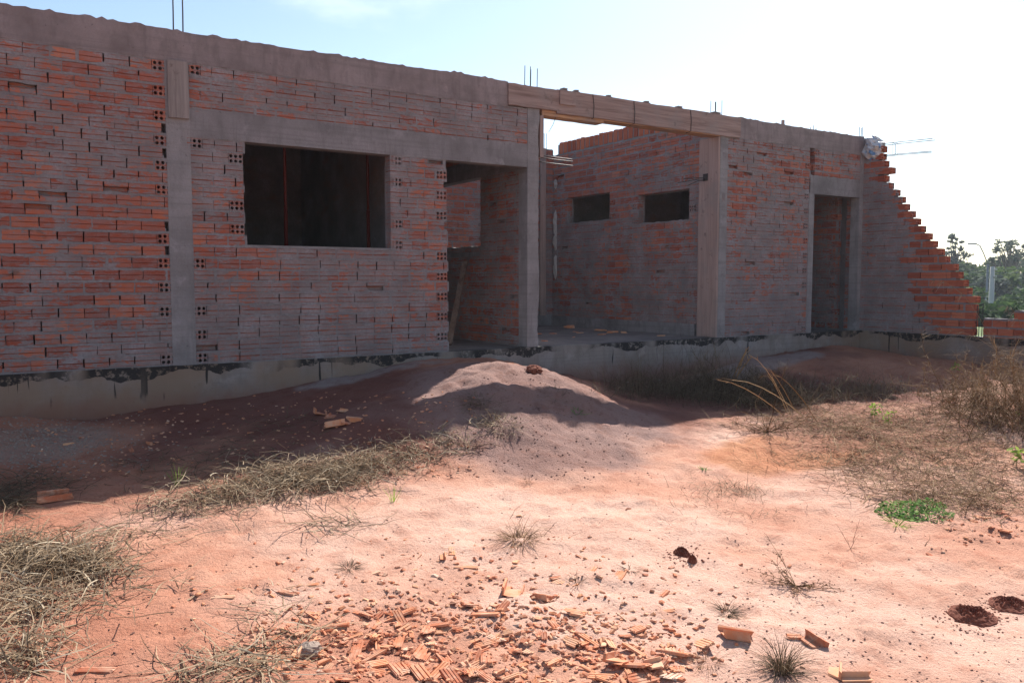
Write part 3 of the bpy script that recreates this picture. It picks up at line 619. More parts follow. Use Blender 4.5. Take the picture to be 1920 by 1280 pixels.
b5 = board('soffit_board', (5.60, .0, 2.785), (6.55, .165, 2.8185), M['wy'], 'short board doubling the left part of the soffit over the opening', warp=.003)
b6 = board('pillar_formwork', (8.618, .0, .0), (8.650, .37, 2.815), M['wz'], 'tall pale plank on the side of the pillar right of the wide opening', nx=10, warp=.003)
b7 = board('pillar_formwork', (1.365, -.034, 2.31), (1.545, -.006, 2.832), M['grey_wood'], 'short grey weathered plank on top of the left pillar under the beam', warp=.002)
b8 = board('formwork_strip', (5.575, .0, 2.29), (5.625, .13, 2.784), M['wz'], 'narrow wooden strip hanging beside the doorway pillar below the beam', warp=.002)
b9 = board('corner_board', (8.40, 4.05, .18), (8.52, 4.078, 3.18), M['wz'], 'thin upright board in the far corner of the open court', nx=10)
# leaning plank inside the doorway
p0, p1 = Vector((4.72, .75, .0)), Vector((5.30, 1.35, 1.05))
lp = MB(); lp.box((-.035, -.013, 0), (.035, .013, (p1-p0).length)); o = lp.build('leaning_plank', M['dark_wood']); o.location = p0+Vector((0, 0, .01)); o.rotation_euler = (p1-p0).to_track_quat('Z', 'Y').to_euler()
tag(o, 'narrow plank leaning in the dark doorway', 'plank')
for x, lab in ((on_v(535, 370, 1.6)[0], 'red steel prop in the dark window, left of the two'), (on_v(690, 370, 1.6)[0], 'red steel prop in the dark window, right of the two')):
    pr = empty('steel_prop', (x, 1.6, -.006)); tag(pr, lab, 'prop', 'red props under the slab')
    m = MB(); m.tube([(0, 0, .008), (0, 0, 1.7)], .024, 10); m.build('outer_tube', M['red'], pr, True)
    m = MB(); m.tube([(0, 0, 1.6), (0, 0, 2.835)], .018, 10); m.build('inner_tube', M['red'], pr, True)
    m = MB(); m.box((-.06, -.06, 0), (.06, .06, .008)); m.build('base_plate', M['red'], pr); m = MB(); m.box((-.06, -.06, 2.832), (.06, .06, 2.839)); m.build('head_plate', M['red'], pr)
m = MB(); m.box((8.612, .195, 2.225), (8.6175, .285, 2.325)); m.build('dark_hole_plate', M['rebar'], b6)  # dark plate standing in for the shaded inside of a hole
# rubble left on the floor of the court
for i in range(26):
    x, y = random.uniform(5.8, 8.4), random.uniform(.35, 3.6); o = link('brick_shard', random.choice(SH), loc=(x, y, -.001), rot=(0, 0, random.uniform(0, 6.28)), scale=(random.uniform(.8, 1.6),)*3); tag(o, 'brick shard lying on the floor of the open court behind the wide opening', 'brick shard', 'shards on the court floor')
# tie wires round the beam formwork: parts of the boards
for x in (6.35, 7.02, 8.03): m = MB(); m.tube([(x, .02, 3.125), (x-.004, -.036, 3.112), (x+.012, -.040, 2.97), (x+.006, -.037, 2.825), (x, .05, 2.812)], .0045, 5); m.build('tie_wire', M['rebar'], b2)
m = MB(); m.tube([(5.82, .02, 2.80), (5.78, .02, 2.70), (5.72, .03, 2.60)], .003, 5); m.build('tie_wire', M['rebar'], b5)
for i, (px, w) in enumerate(((1059, .10), (1082, .09), (1143, .09), (1214, .10), (1275, .12), (1345, .22))):
    p = on_v(px, 180, .0); m = MB(); m.box((-w/2, -.03, 0), (w/2, .06, .026)); m.box((-w/3, -.045, .0262), (w/3.5, .03, .045)); o = m.build('wood_offcut', M['grey_wood'], loc=(p[0], .03, 3.10), rot=(0, R(random.uniform(-3, 3)), R(random.uniform(-25, 25))))
    tag(o, ['first', 'second', 'third', 'fourth', 'fifth', 'sixth and widest'][i]+' wood offcut from the left lying on top of the beam', 'offcut', 'wood offcuts on the beam')
m = MB(); m.box((-.02, -.015, 0), (.02, .015, .085)); tag(m.build('wood_peg', M['wz'], loc=(10.02, .05, 3.11)), 'small upright pale peg on top of the right beam', 'peg')
# crumpled rags hung on the corner board
def crumple(name, loc, size, mat, label, cat, seed, n=14):
    r = np.random.default_rng(seed); v = []; f = []
    for i in range(n+1):
        for j in range(n):
            th = math.pi*i/n; ph = 2*math.pi*j/n; k = .55+.75*float(vnoise(np.array(math.cos(ph)*2.1+th*2.2+seed), np.array(math.sin(ph)*2.1+th*1.3), seed))+r.uniform(-.13, .13)
            v.append((math.sin(th)*math.cos(ph)*size[0]*k, math.sin(th)*math.sin(ph)*size[1]*k, math.cos(th)*size[2]*(.85+.15*k)))
    for i in range(n):
        for j in range(n): a = i*n+j; b = i*n+(j+1) % n; f.append((a, a+n, b+n, b))
    return tag(link(name, mesh(name, v, f, mat), loc=loc), label, cat)
for (py, h, lab) in ((345, .10, 'dark knotted rag tied high on the corner board of the court'), (418, .28, 'crumpled pale rag hanging halfway up the corner board'), (455, .17, 'small twisted pale rag hanging in the middle of the corner board'), (500, .25, 'folded white rag hanging lowest on the corner board')):
    p = on_v(1046, py, 3.98); crumple('hanging_rag', (p[0], 4.0, p[2]), (.085, .05, h), M['rag'], lab, 'rag', int(py))
def mat_bag():
    n = NT('plastic_bag'); k = n.noise(n.pos(), 9, 3, .5); c = n.ramp(k, [(.35, (.10, .22, .42)), (.42, (.40, .42, .44)), (.55, (.58, .56, .55)), (.7, (.28, .24, .22))]); n.b.inputs['Specular IOR Level'].default_value = .5
    return n.out(c, n.bump(n.noise(n.pos(), 25, 4), .6, .02), .4)
crumple('plastic_bag', (11.99, -.13, 2.93), (.15, .16, .20), mat_bag(), 'crumpled grey and blue plastic bag wrapped round the end of the beam', 'bag', 77, 18)

# ------------------------------------------------------------------ loose brick shards
def place(me, name, px, py, s=1, yaw=None, tilt=18, dz=0, sink=.007):
    p = gp(px, py); yaw = random.uniform(0, 6.283) if yaw is None else yaw
    o = link(name, me, loc=(p[0], p[1], p[2]+.006*s-sink+dz), rot=(R(random.uniform(-tilt, tilt)), R(random.uniform(-tilt, tilt)), yaw), scale=(s, s, s)); return o
BIG = [(962, 1113, 11, 1.15, .9, 'thick hollow-brick shard with a groove, lying alone above the shard heap'), (1380, 1196, 10, 1.25, 2.3, 'long curved brick shard on pale dust right of the shard heap'), (1522, 1208, 7, 1.1, 1.5, 'angular brick shard standing on edge near the right dry tuft'),
       (100, 938, 11, 1.25, .3, 'large curved brick shard at the shadow edge on the left'), (1015, 1125, 10, .9, 2.0, 'broken brick corner just right of the thick grooved shard'), (1565, 1262, 7, 1.0, .6, 'pale brick shard at the bottom edge right of the large dry tuft'), (1490, 1196, 3, 1.3, 2.6, 'small flat brick shard left of the upright angular one'),
       (1605, 1275, 8, 1.0, 2.5, 'orange brick shard cut by the bottom edge of the view'), (445, 1258, 4, 1.0, .4, 'flat elongated brick shard left of the bottom straw'), (180, 1257, 4, 1.0, -.4, 'two-tone flat brick piece near the bottom left straw'), (830, 700+345, 8, .8, 1.1, 'small brick shard among sparse crumbs above the heap')]
for (x, y, k, s, yw, lab) in BIG: tag(place(SH[k], 'brick_shard', x, y, s, yw, 8), lab, 'brick shard')
def draw():
    t = random.random()
    if t < .62:
        a = random.uniform(0, 6.283); q = math.sqrt(random.random()); x = 900+q*math.cos(a)*430; y = 1218+q*math.sin(a)*84-(x-900)*-.02; z = 'dense'
    elif t < .86: x = random.gauss(880, 260); y = random.gauss(1120, 50); z = 'loose'
    elif t < .93: x = random.uniform(120, 800); y = random.uniform(770, 880); z = 'shade'
    elif t < .97: x = random.uniform(1780, 1930); y = random.uniform(955, 1010); z = 'edge'
    else: x = random.uniform(150, 1900); y = random.uniform(960, 1279); z = 'stray'
    return x, y, z
GRP = dict(dense=('terracotta brick shard in the dense heap of shards in the foreground', 'shards of the foreground heap'), loose=('terracotta brick shard scattered on pale dust behind the foreground heap', 'shards scattered behind the heap'),
           shade=('brick shard lying on shaded red soil below the front wall', 'shards in the shade of the wall'), edge=('pale brick shard at the right edge beside the straw', 'shards at the right edge'), stray=('stray brick shard lying alone on open red soil', 'stray shards'))
n = 0
while n < 300:
    x, y, z = draw()
    if not (0 < x < 1925 and 740 < y < 1290): continue
    s = min(1.35, max(.42, random.lognormvariate(-.30, .38)))*(1 if z == 'dense' else .78)
    me_ = random.choice(SH[:7]*4+SH[:10]); o = place(me_, 'brick_shard', x, y, s, None, 17 if z == 'dense' else 8, random.uniform(0, .014) if z == 'dense' else 0); lab = ('tiny' if s < .6 else 'mid-sized' if s < .9 else 'large')+(' flat ribbed ' if me_ in SH[:7] else ' angled ')
    if z == 'dense': lab += 'brick shard in the %s %s part of the foreground heap' % ('upper' if y < 1218 else 'lower', 'left' if x < 740 else 'middle' if x < 1040 else 'right')
    elif z == 'loose': lab += 'brick shard scattered on pale dust behind the heap, %s' % ('towards the left' if x < 760 else 'in the middle' if x < 1000 else 'towards the right')
    else: lab += GRP[z][0].replace('pale ', '').replace('stray ', '')
    tag(o, lab, 'brick shard', GRP[z][1]); n += 1
# cluster of brick pieces in the shade
for (x, y) in ((600, 776), (622, 782), (640, 772), (648, 795), (630, 800), (665, 790)): tag(place(random.choice(SH[7:]), 'brick_shard', x, y, 1.1), 'brick shard in the small orange cluster in the shadow below the window', 'brick shard', 'orange cluster below the window')
# smaller crumbs, too many to count
def crumbs(name, n, sampler, lo, hi, mat, label):
    vs_, fs_ = [], []; b = 0
    for i in range(n):
        x, y = sampler(); 
        if y > 1295 or y < 690: continue
        p = gp(x, y); s = random.uniform(lo, hi)**1.0; e = Euler((random.uniform(-.5, .5), random.uniform(-.5, .5), random.uniform(0, 6.28))).to_matrix()
        for c in ((-1, -.6, -.25), (1, -.5, -.25), (.8, .6, -.25), (-.9, .5, -.25), (-.7, -.4, .3), (.8, -.3, .22), (.5, .5, .28), (-.6, .4, .2)):
            w = e @ Vector((c[0]*s*random.uniform(.7, 1.2), c[1]*s*random.uniform(.7, 1.2), c[2]*s)); vs_.append((p[0]+w.x, p[1]+w.y, p[2]+w.z+s*.15))
        fs_ += [tuple(k+b for k in q) for q in ((0, 3, 2, 1), (4, 5, 6, 7), (0, 1, 5, 4), (1, 2, 6, 5), (2, 3, 7, 6), (3, 0, 4, 7))]; b += 8
    return tag(link(name, mesh(name, vs_, fs_, mat)), label, name.replace('_', ' '), kind='stuff')
def s1():
    while True:
        x, y, z = draw()
        if z in ('dense', 'loose', 'edge'): return x+random.gauss(0, 40), y+random.gauss(0, 14)
crumbs('brick_crumbs', 1900, s1, .004, .021, M['shard'], 'small terracotta crumbs spread around the foreground shard heap')
crumbs('soil_crumbs', 1700, lambda: (random.uniform(0, 1930), 1290-random.random()**1.5*400),   .002, .008, M['mound_soil'], 'small dark red soil crumbs scattered over the pale ground')
crumbs('mound_crumbs', 420, lambda: (random.gauss(1010, 130), random.uniform(690, 900)), .004, .013, M['mound_soil'], 'dark soil crumbs and pits over the mound')
crumbs('rubble_crumbs', 1500, lambda: (random.gauss(80, 90), random.gauss(830, 28)), .003, .014, M['grey_lump'], 'pale cement rubble crumbs at the foot of the wall on the left')
crumbs('shade_crumbs', 520, lambda: (random.uniform(60, 900), random.uniform(735, 900)), .004, .020, M['shard'], 'brick crumbs strewn over the dark soil in the wall shadow')
crumbs('court_rubble', 60, lambda: (random.uniform(1150, 1700), random.uniform(700, 735)), .01, .03, M['grey_lump'], 'pale small stones on shaded soil near the right plinth')
def lump(name, px, py, size, mat, label, cat, seed, sink=.3, n=16):
    p = gp(px, py); o = crumple(name, (p[0], p[1], p[2]+size[2]*(1-sink)-size[2]*.4), size, mat, label, cat, seed, n); return o
lump('mortar_lump', 578, 1228, (.055, .05, .04), M['grey_lump'], 'grey crumbly lump of mortar at the left of the shard heap', 'mortar lump', 5)
lump('soil_clod', 1000, 698, (.09, .08, .06), M['dark_soil'], 'dark red clod on the crest of the sunlit mound', 'clod', 6)
def ant(px, py, r, h, label, seed, crater=True, sq=1.0):
    p = gp(px, py); rr = np.random.default_rng(seed); v = []; f = []; na, nr = 44, 20
    for i in range(nr+1):
        q = i/nr
        for j in range(na):
            a = 2*math.pi*j/na; k = 1+.22*float(fbm(np.array(math.cos(a)*1.5+seed), np.array(math.sin(a)*1.5), seed)-.5)*2; x = p[0]+q*r*k*math.cos(a); y = p[1]+q*r*k*sq*math.sin(a)
            hh = h*(1-q*q)*(1 if not crater else min(1, .35+(q/.4)**2))*(.6+.8*float(fbm(np.array(x*38), np.array(y*38), seed+3, 3))); v.append((x, y, float(gz(x, y))+hh+rr.uniform(-.5, .5)*.022*(1-q*q)+.002-.012*(q > .95)))
    for i in range(nr):
        for j in range(na): a = i*na+j; b = i*na+(j+1) % na; f.append((a, a+na, b+na, b))
    tag(link('ant_mound', mesh('ant_mound', v, f, M['dark_soil'])), label, 'ant mound')
ant(1822, 1160, .115, .045, 'dark red ant mound with a crater, larger of the two at the lower right', 3)
ant(1895, 1137, .10, .03, 'low dark red ant mound at the right edge behind the cratered one', 4)
ant(1278, 1040, .055, .04, 'small dark red heap of ant soil left of the dead weed', 5, False)
ant(1298, 1052, .03, .025, 'tiny dark soil heap touching the small ant heap', 6, False)

crumbs('ant_soil', 420, lambda: random.choice(((random.gauss(1822, 36), random.gauss(1160, 14)), (random.gauss(1892, 34), random.gauss(1137, 11)), (random.gauss(1284, 18), random.gauss(1044, 9)))), .002, .009, M['dark_soil'], 'dark red granules strewn round the ant mounds')

# ------------------------------------------------------------------ dry grass, weeds
def blades(P, length, width, pitch0, droop, heading=None, seg=4, wob=.35, wmin=.35, lift=.002):
    """P (n,3) bases -> ribbon mesh arrays; pitch0 and droop in radians"""
    n = len(P); r = rng; h = r.uniform(0, 2*np.pi, n) if heading is None else heading; ln = length; pt = pitch0.copy(); p = P.copy(); V = np.zeros((n, seg+1, 2, 3)); tw = r.uniform(-1, 1, n)
    for k in range(seg+1):
        d = np.stack([np.cos(h)*np.cos(pt), np.sin(h)*np.cos(pt), np.sin(pt)], 1); side = np.stack([-np.sin(h), np.cos(h), tw*.8], 1); side /= np.linalg.norm(side, axis=1)[:, None]
        w = (width*(1-k/seg*(1-wmin) if k < seg else .25))[:, None]*.5; V[:, k, 0] = p-side*w; V[:, k, 1] = p+side*w
        p = p+d*(ln/seg)[:, None]; pt = pt-droop/seg+r.normal(0, wob*.4, n)*.5; h = h+r.normal(0, wob, n)*.5
        g = gz(p[:, 0], p[:, 1])+lift; p[:, 2] = np.maximum(p[:, 2], g)
    V = V.reshape(-1, 3); b = (np.arange(n)*(seg+1)*2)[:, None]; k = np.arange(seg)*2; q = np.stack([k, k+1, k+3, k+2], 1)
    F = (b[:, :, None]+q[None]).reshape(-1, 4); return V, F
def scatter_px(poly_pts, n, sd, hfun):
    """bases along a list of photo pixels (x, y, weight, spread x, spread y)"""
    w = np.array([p[2] for p in poly_pts], float); w /= w.sum(); out_ = []
    for i in rng.choice(len(poly_pts), n, p=w):
        x, y, _, sx, sy = poly_pts[i]; q = gp(x+rng.normal(0, sx), min(1300, y+rng.normal(0, sy))); out_.append((q[0], q[1], q[2]+hfun()))
    return np.array(out_)
def grass(name, pts, n, ln, wd, pitch, droop, mat, label, cat, kind='stuff', hmax=.1, wob=.4, heading=None):
    P = scatter_px(pts, n, 0, lambda: rng.random()**2*hmax); U = rng.uniform
    hd = None if heading is None else rng.normal(heading[0], heading[1], n)
    V, F = blades(P, U(*ln, n), U(*wd, n), U(*pitch, n), U(*droop, n), hd, wob=wob); o = link(name, fast_mesh(name, V, F, mat)); return tag(o, label, cat, kind=kind)
grass('straw_heap', [(360, 950, 1, 50, 10), (430, 930, 2, 50, 13), (510, 910, 3, 50, 16), (580, 898, 3, 50, 18), (640, 890, 3, 50, 16), (700, 875, 2, 45, 12), (765, 855, 1, 45, 10), (840, 835, .9, 40, 12), (920, 800, .3, 20, 8)], 3200, (.08, .28), (.003, .0085), (-.2, .7), (.2, 1.4), M['straw'], 'long heap of cut dry straw at the edge of the wall shadow', 'straw', hmax=.075)
grass('straw_heap', [(40, 1045, 3, 45, 20), (100, 1055, 3, 45, 18), (170, 1070, 2, 36, 14), (20, 1120, 2, 40, 24), (60, 1180, 1.0, 45, 34), (120, 1130, 1, 45, 18), (30, 1240, 1.2, 40, 24), (220, 1010, .5, 40, 8)], 2000, (.08, .34), (.0035, .009), (-.2, .7), (.2, 1.4), M['straw'], 'thick heap of dry straw at the left edge of the foreground', 'straw', hmax=.085)
grass('loose_straw', [(470, 1240, 2, 40, 28), (520, 1190, 1, 40, 40), (380, 1260, 1, 50, 14), (250, 1000, 1, 60, 10), (620, 985, .8, 40, 8), (300, 960, .7, 60, 10), (250, 1110, .6, 60, 14)], 420, (.12, .40), (.004, .008), (-.1, .35), (.1, .9), M['straw'], 'loose straw stalks strewn over the foreground left of the shards', 'straw', hmax=.03)
grass('cut_weeds', [(1480, 790, 2, 60, 14), (1560, 800, 3, 60, 20), (1650, 800, 3, 70, 25), (1750, 800, 3, 70, 30), (1850, 820, 3, 60, 35), (1640, 860, 3, 60, 30), (1740, 880, 3, 70, 35), (1850, 900, 3, 60, 35), (1720, 930, 1.5, 60, 15), (1840, 945, 1.5, 50, 14)], 6800, (.10, .34), (.0025, .007), (-.15, .6), (.1, 1.0), M['brown'], 'brown mat of cut dry weeds covering the ground on the right', 'weeds', hmax=.06, wob=.55)
grass('cut_weeds', [(1500, 850, 1, 60, 18), (1600, 880, 1, 50, 18), (1420, 790, .8, 50, 14)], 420, (.12, .40), (.002, .005), (-.1, .25), (.1, .6), M['brown'], 'thin scattered dry twigs on the orange damp soil', 'weeds', hmax=.03)
grass('dry_grass', [(1180, 735, 1, 30, 8), (1250, 735, 2, 40, 10), (1330, 740, 3, 40, 12), (1400, 745, 3, 40, 12), (1470, 752, 2, 40, 10), (1560, 745, 1, 50, 8), (1640, 740, 1, 40, 8)], 6500, (.12, .45), (.002, .006), (.2, 1.4), (.3, 1.6), M['dark_grass'], 'dark dry grass standing in the shade before the plinth', 'grass', hmax=.05)
grass('dry_grass', [(1205, 745, 1, 14, 8), (1330, 700, 1, 30, 6), (1300, 715, 1, 30, 6)], 90, (.35, .8), (.003, .006), (1.1, 1.5), (.1, 1.2), M['dark_grass'], 'tall thin dark stalks against the pale plinth', 'grass', hmax=.02)
grass('dry_grass', [(60, 905, 1, 60, 12), (300, 880, .6, 60, 20), (430, 850, .8, 60, 20), (520, 800, .6, 60, 14), (900, 760, .3, 20, 6), (15, 940, 1, 20, 14)], 1300, (.08, .30), (.002, .006), (-.1, .5), (.1, 1.0), M['dark_grass'], 'sparse dry grass lying on shaded soil below the wall', 'grass', hmax=.03)
grass('short_grass', [(1355, 920, 2, 36, 9), (1400, 925, 1, 30, 8), (1300, 950, .5, 40, 10), (1410, 965, .4, 40, 8)], 420, (.05, .16), (.002, .004), (.1, 1.0), (.2, 1.2), M['straw'], 'low patch of pale dry grass on the sunlit ground', 'grass', hmax=.01)
grass('short_grass', [(990, 1000, 1, 30, 8)], 60, (.05, .2), (.002, .004), (.1, .8), (.2, 1.0), M['brown'], 'few dry stalks beside the brown tuft in the centre', 'grass', hmax=.01)
def tuft(name, px, py, n, ln, wd, spread, mat, label, cat, lo=.3, hi=1.45, droop=(.2, 1.8), r0=.03, group=None):
    c = gp(px, py); a = rng.uniform(0, 6.283, n); q = rng.random(n)**.5*r0; P = np.stack([c[0]+q*np.cos(a), c[1]+q*np.sin(a), np.zeros(n)], 1); P[:, 2] = gz(P[:, 0], P[:, 1])-.004
    V, F = blades(P, rng.uniform(*ln, n), rng.uniform(*wd, n), rng.uniform(lo, hi, n), rng.uniform(*droop, n), a+rng.normal(0, .5, n), wob=.25)
    return tag(link(name, fast_mesh(name, V, F, mat)), label, cat, group)
tuft('dry_grass_tuft', 1465, 1258, 260, (.07, .20), (.002, .0042), 1, M['dark_grass'], 'large dense dry tuft at the bottom edge right of the shard heap', 'grass tuft', r0=.035)
tuft('dry_grass_tuft', 1365, 1150, 110, (.05, .12), (.002, .004), 1, M['dark_grass'], 'small flat dry tuft above the long curved shard', 'grass tuft', lo=.1, hi=.9)
tuft('dry_grass_tuft', 975, 1010, 170, (.07, .22), (.002, .0045), 1, M['brown'], 'brown spreading tuft in the middle of the sunlit ground', 'grass tuft', lo=.05, hi=.9, r0=.07)
tuft('dry_grass_tuft', 655, 1065, 70, (.05, .13), (.002, .004), 1, M['dark_grass'], 'little dark tuft left of the centre of the sunlit ground', 'grass tuft', lo=.1, hi=.9)
tuft('dry_grass_tuft', 1080, 1095, 26, (.04, .10), (.002, .004), 1, M['brown'], 'tiny upright brown tuft right of the thick grooved shard', 'grass tuft')
tuft('dry_grass_tuft', 1183, 1070, 34, (.05, .13), (.002, .004), 1, M['dark_grass'], 'flat thin tuft between the thick shard and the ant soil', 'grass tuft', lo=.0, hi=.35)
tuft('dry_grass_tuft', 1330, 1245, 40, (.05, .13), (.0015, .003), 1, M['brown'], 'wispy dry tuft at the right end of the shard heap', 'grass tuft', lo=.1, hi=.9)
tuft('dry_grass_tuft', 990, 905, 20, (.05, .14), (.002, .003), 1, M['brown'], 'tiny dry sprig below the mound', 'grass tuft')
tuft('dry_grass_tuft', 1040, 740, 60, (.06, .2), (.002, .004), 1, M['dark_grass'], 'dry sprig on the crest of the mound', 'grass tuft', lo=.0, hi=.8, r0=.10)
tuft('dry_grass_tuft', 895, 755, 60, (.06, .2), (.002, .004), 1, M['dark_grass'], 'dry sprig at the shadow edge on the left flank of the mound', 'grass tuft', lo=.0, hi=.8, r0=.10)
tuft('dry_grass_tuft', 940, 800, 120, (.08, .25), (.002, .005), 1, M['straw'], 'straw tuft lying across the lower shadow edge of the mound', 'grass tuft', lo=.0, hi=.7, r0=.12)
tuft('green_sprout', 333, 912, 12, (.08, .17), (.006, .010), 1, M['lime'], 'bright green sprout at the left end of the straw heap', 'sprout', .8, 1.5, (0, .6), .012)
tuft('green_sprout', 738, 940, 16, (.06, .15), (.003, .006), 1, M['lime'], 'thin yellow-green sprout below the straw heap', 'sprout', .7, 1.5, (0, .8), .02)
tuft('grass_sprout', 1680, 985, 34, (.07, .16), (.004, .007), 1, M['lime'], 'pale yellow-green grass sprout beside the green leafy patch', 'sprout', .1, 1.1, (.2, 1.2), .03)
tuft('green_sprout', 1320, 880, 24, (.03, .06), (.005, .009), 1, M['green'], 'tiny green weed alone on the pale ground below the mound', 'sprout', .2, 1.2, (0, .8), .02)
tuft('green_sprout', 1085, 775, 26, (.04, .10), (.005, .009), 1, M['green'], 'small green weed in the beam shadow on the mound', 'sprout', .2, 1.2, (0, .8), .05)
def leaves(P, size, mat, name, parent=None, asp=.55):
    n = len(P); a = rng.normal(0, 1, (n, 3)); a[:, 2] = np.abs(a[:, 2])*.4; a /= np.linalg.norm(a, axis=1)[:, None]; b = np.cross(a, rng.normal(0, 1, (n, 3))); b /= np.linalg.norm(b, axis=1)[:, None]
    s = (size*rng.uniform(.6, 1.3, n))[:, None] if not hasattr(size, 'shape') else size[:, None]
    V = np.stack([P-a*s, P+b*s*asp, P+a*s, P-b*s*asp], 1).reshape(-1, 3); F = np.arange(4*n).reshape(n, 4); return link(name, fast_mesh(name, V, F, mat), parent)
# leafy green patch
c = gp(1712, 962); n = 900; a = rng.uniform(0, 6.283, n); q = rng.random(n)**.6; lob = .65+.6*vnoise(np.cos(a)*2+5, np.sin(a)*2+5, 8); P = np.stack([c[0]+q*lob*np.cos(a)*.32, c[1]+q*lob*np.sin(a)*.20, np.zeros(n)], 1); P[:, 2] = gz(P[:, 0], P[:, 1])+rng.random(n)*.075*(1.1-q)*lob
tag(leaves(P, .014, M['patch'], 'leafy_weed'), 'low bright green leafy weed patch on pale ground at the right', 'weed')
# dead branching weed
def weed(name, px, py, stems, label, cat, mat, h, flat=.5, tw=7, rad=.0022, seed=0, leaf=None):
    r = random.Random(seed); c = gp(px, py); m = MB(); tips = []
    for i in range(stems):
        a = r.uniform(0, 6.283); up_ = (r.uniform(.9, 1.4) if i == 0 else r.uniform(.02, flat)); ln = h*(1 if i == 0 else r.uniform(.35, .8)); p = Vector(c); d = Vector((math.cos(a)*math.cos(up_), math.sin(a)*math.cos(up_), math.sin(up_))); pts = [p.copy()]; k = 6
        for j in range(k):
            d = (d+Vector((r.gauss(0, .12), r.gauss(0, .12), r.gauss(0, .07)))).normalized(); p = p+d*ln/k; p.z = max(p.z, float(gz(p.x, p.y))+.003); pts.append(p.copy())
        m.tube(pts, [rad*(1-.7*j/k) for j in range(k+1)], 4)
        for j in range(tw):
            q = pts[r.randint(1, k)]; e = (d+Vector((r.gauss(0, .6), r.gauss(0, .6), r.gauss(.1, .4)))).normalized(); l2 = ln*r.uniform(.08, .3); q2 = q+e*l2*.5+Vector((0, 0, .005)); q3 = q+e*l2
            for w in (q2, q3): w.z = max(w.z, float(gz(w.x, w.y))+.002)
            m.tube([q, q2, q3], [rad*.6, rad*.45, rad*.25], 3); tips += [q2, q3]
    o = m.build(name, mat); tag(o, label, cat)
    if leaf: leaves(np.array([tuple(t) for t in tips for _ in range(2)])+rng.normal(0, leaf*.6, (len(tips)*2, 3)), leaf, M['brown'] if mat is M['brown'] else M['green'], 'dry_leaves', o)['kind'] = 'stuff'
    return o
weed('dead_weed', 1492, 1098, 13, 'dead thin branching weed with one upright stem on pale dust', 'weed', M['brown'], .32, .35, 9, .0022, 4, .005)
weed('dead_weed', 1595, 1030, 3, 'single faint upright dry stem behind the dead branching weed', 'weed', M['brown'], .25, 1.2, 3, .0015, 5)
weed('dry_branch', 1440, 810, 16, 'low spread of dry brown branches at the left end of the cut weeds', 'branch', M['brown'], .55, .5, 9, .004, 6)
# bundle of orange stalks sticking up from the weeds
def stalks(name, pts2, label, cat, mat, rad=.006, twigs=0, seed=0):
    r = random.Random(seed); m = MB()
    for pts in pts2:
        pts = [Vector(p) for p in pts]; m.tube(pts, [rad*(1-.6*i/(len(pts)-1)) for i in range(len(pts))], 5)
        for t in range(twigs):
            i = r.randint(1, len(pts)-1); q = pts[i]; e = (pts[i]-pts[i-1]).normalized()+Vector((r.gauss(0, .5), r.gauss(0, .5), r.gauss(0, .4))); m.tube([q, q+e*.06, q+e*.12+Vector((0, 0, -.02))], [rad*.4, rad*.3, rad*.15], 4)
    return tag(m.build(name, mat), label, cat)
def arc(px0, py0, px1, py1, k=.6, n=6, dv=0.0):
    """stalk rising from the ground at one photo pixel towards another, in the upright plane through its foot"""
    a = gp(px0, py0); V0 = a[1]+dv; b = on_v(px1, py1, V0); out_ = []
    for i in range(n):
        t = i/(n-1); out_.append((a[0]+(b[0]-a[0])*t, a[1]+dv*t, a[2]+(b[2]-a[2])*(1-(1-t)**(1+k))))
    return out_
stalks('dry_stalks', [arc(1482, 775, 1404, 665, .5), arc(1505, 780, 1372, 712, .6), arc(1470, 780, 1345, 712, .5, dv=.1), arc(1490, 770, 1436, 690, .4), arc(1520, 770, 1450, 700, .4, dv=.15), arc(1475, 772, 1440, 705, .3, dv=-.1)], 'long pale dry stalks bent to the left across the shaded ground', 'stalks', M['orange'], .0055, 3, 1)
stalks('dry_stalks', [arc(1372, 715, 1404, 650, .2), arc(1380, 715, 1398, 660, .2), arc(1375, 716, 1410, 668, .1)], 'short bundle of orange dry stalks standing before the right plinth', 'stalks', M['orange'], .011, 2, 2)
# big dry bush on the right
def bush(name, px, py, n, h, sx, label, seed, mk='brown'):
    r = random.Random(seed); c = gp(px, py); root = empty(name, (c[0], c[1], c[2])); tag(root, label, 'bush'); m = MB(); T_ = []
    for i in range(n):
        b = Vector((r.gauss(0, sx), r.gauss(0, sx*.7), 0)); b.z = float(gz(c[0]+b.x, c[1]+b.y))-c[2]; a = r.uniform(0, 6.283); up_ = r.uniform(.5, 1.4); d = Vector((math.cos(a)*math.cos(up_), math.sin(a)*math.cos(up_), math.sin(up_))); ln = h*r.uniform(.45, 1.15); p = b; pts = [p.copy()]; k = 6
        for j in range(k):
            d = (d+Vector((r.gauss(0, .17), r.gauss(0, .17), r.gauss(-.10, .12)))).normalized(); p = p+d*ln/k; pts.append(p.copy())
        m.tube(pts, [.0045*(1-.75*j/k) for j in range(k+1)], 4); T_.append(pts)
    m.build('stem', M[mk], root)['kind'] = 'stuff'
    P = []; H = []
    for pts in T_:
        for t in range(70):
            i = r.randint(1, 5); f_ = r.random(); q = pts[i]*(1-f_)+pts[i+1]*f_; P.append((q.x+c[0], q.y+c[1], q.z+c[2]))
    P = np.array(P); nn = len(P); V, F = blades(P, rng.uniform(.05, .22, nn), rng.uniform(.002, .005, nn), rng.uniform(-.4, 1.3, nn), rng.uniform(0, 1.2, nn), seg=3, wob=.5); V = V-c
    tw = link('twigs', fast_mesh('twigs', V, F, M[mk]), root); tw['kind'] = 'stuff'; return root
bush('dry_bush', 1895, 795, 90, .9, .38, 'large tangled brown dry bush at the right edge before the low wall', 21)
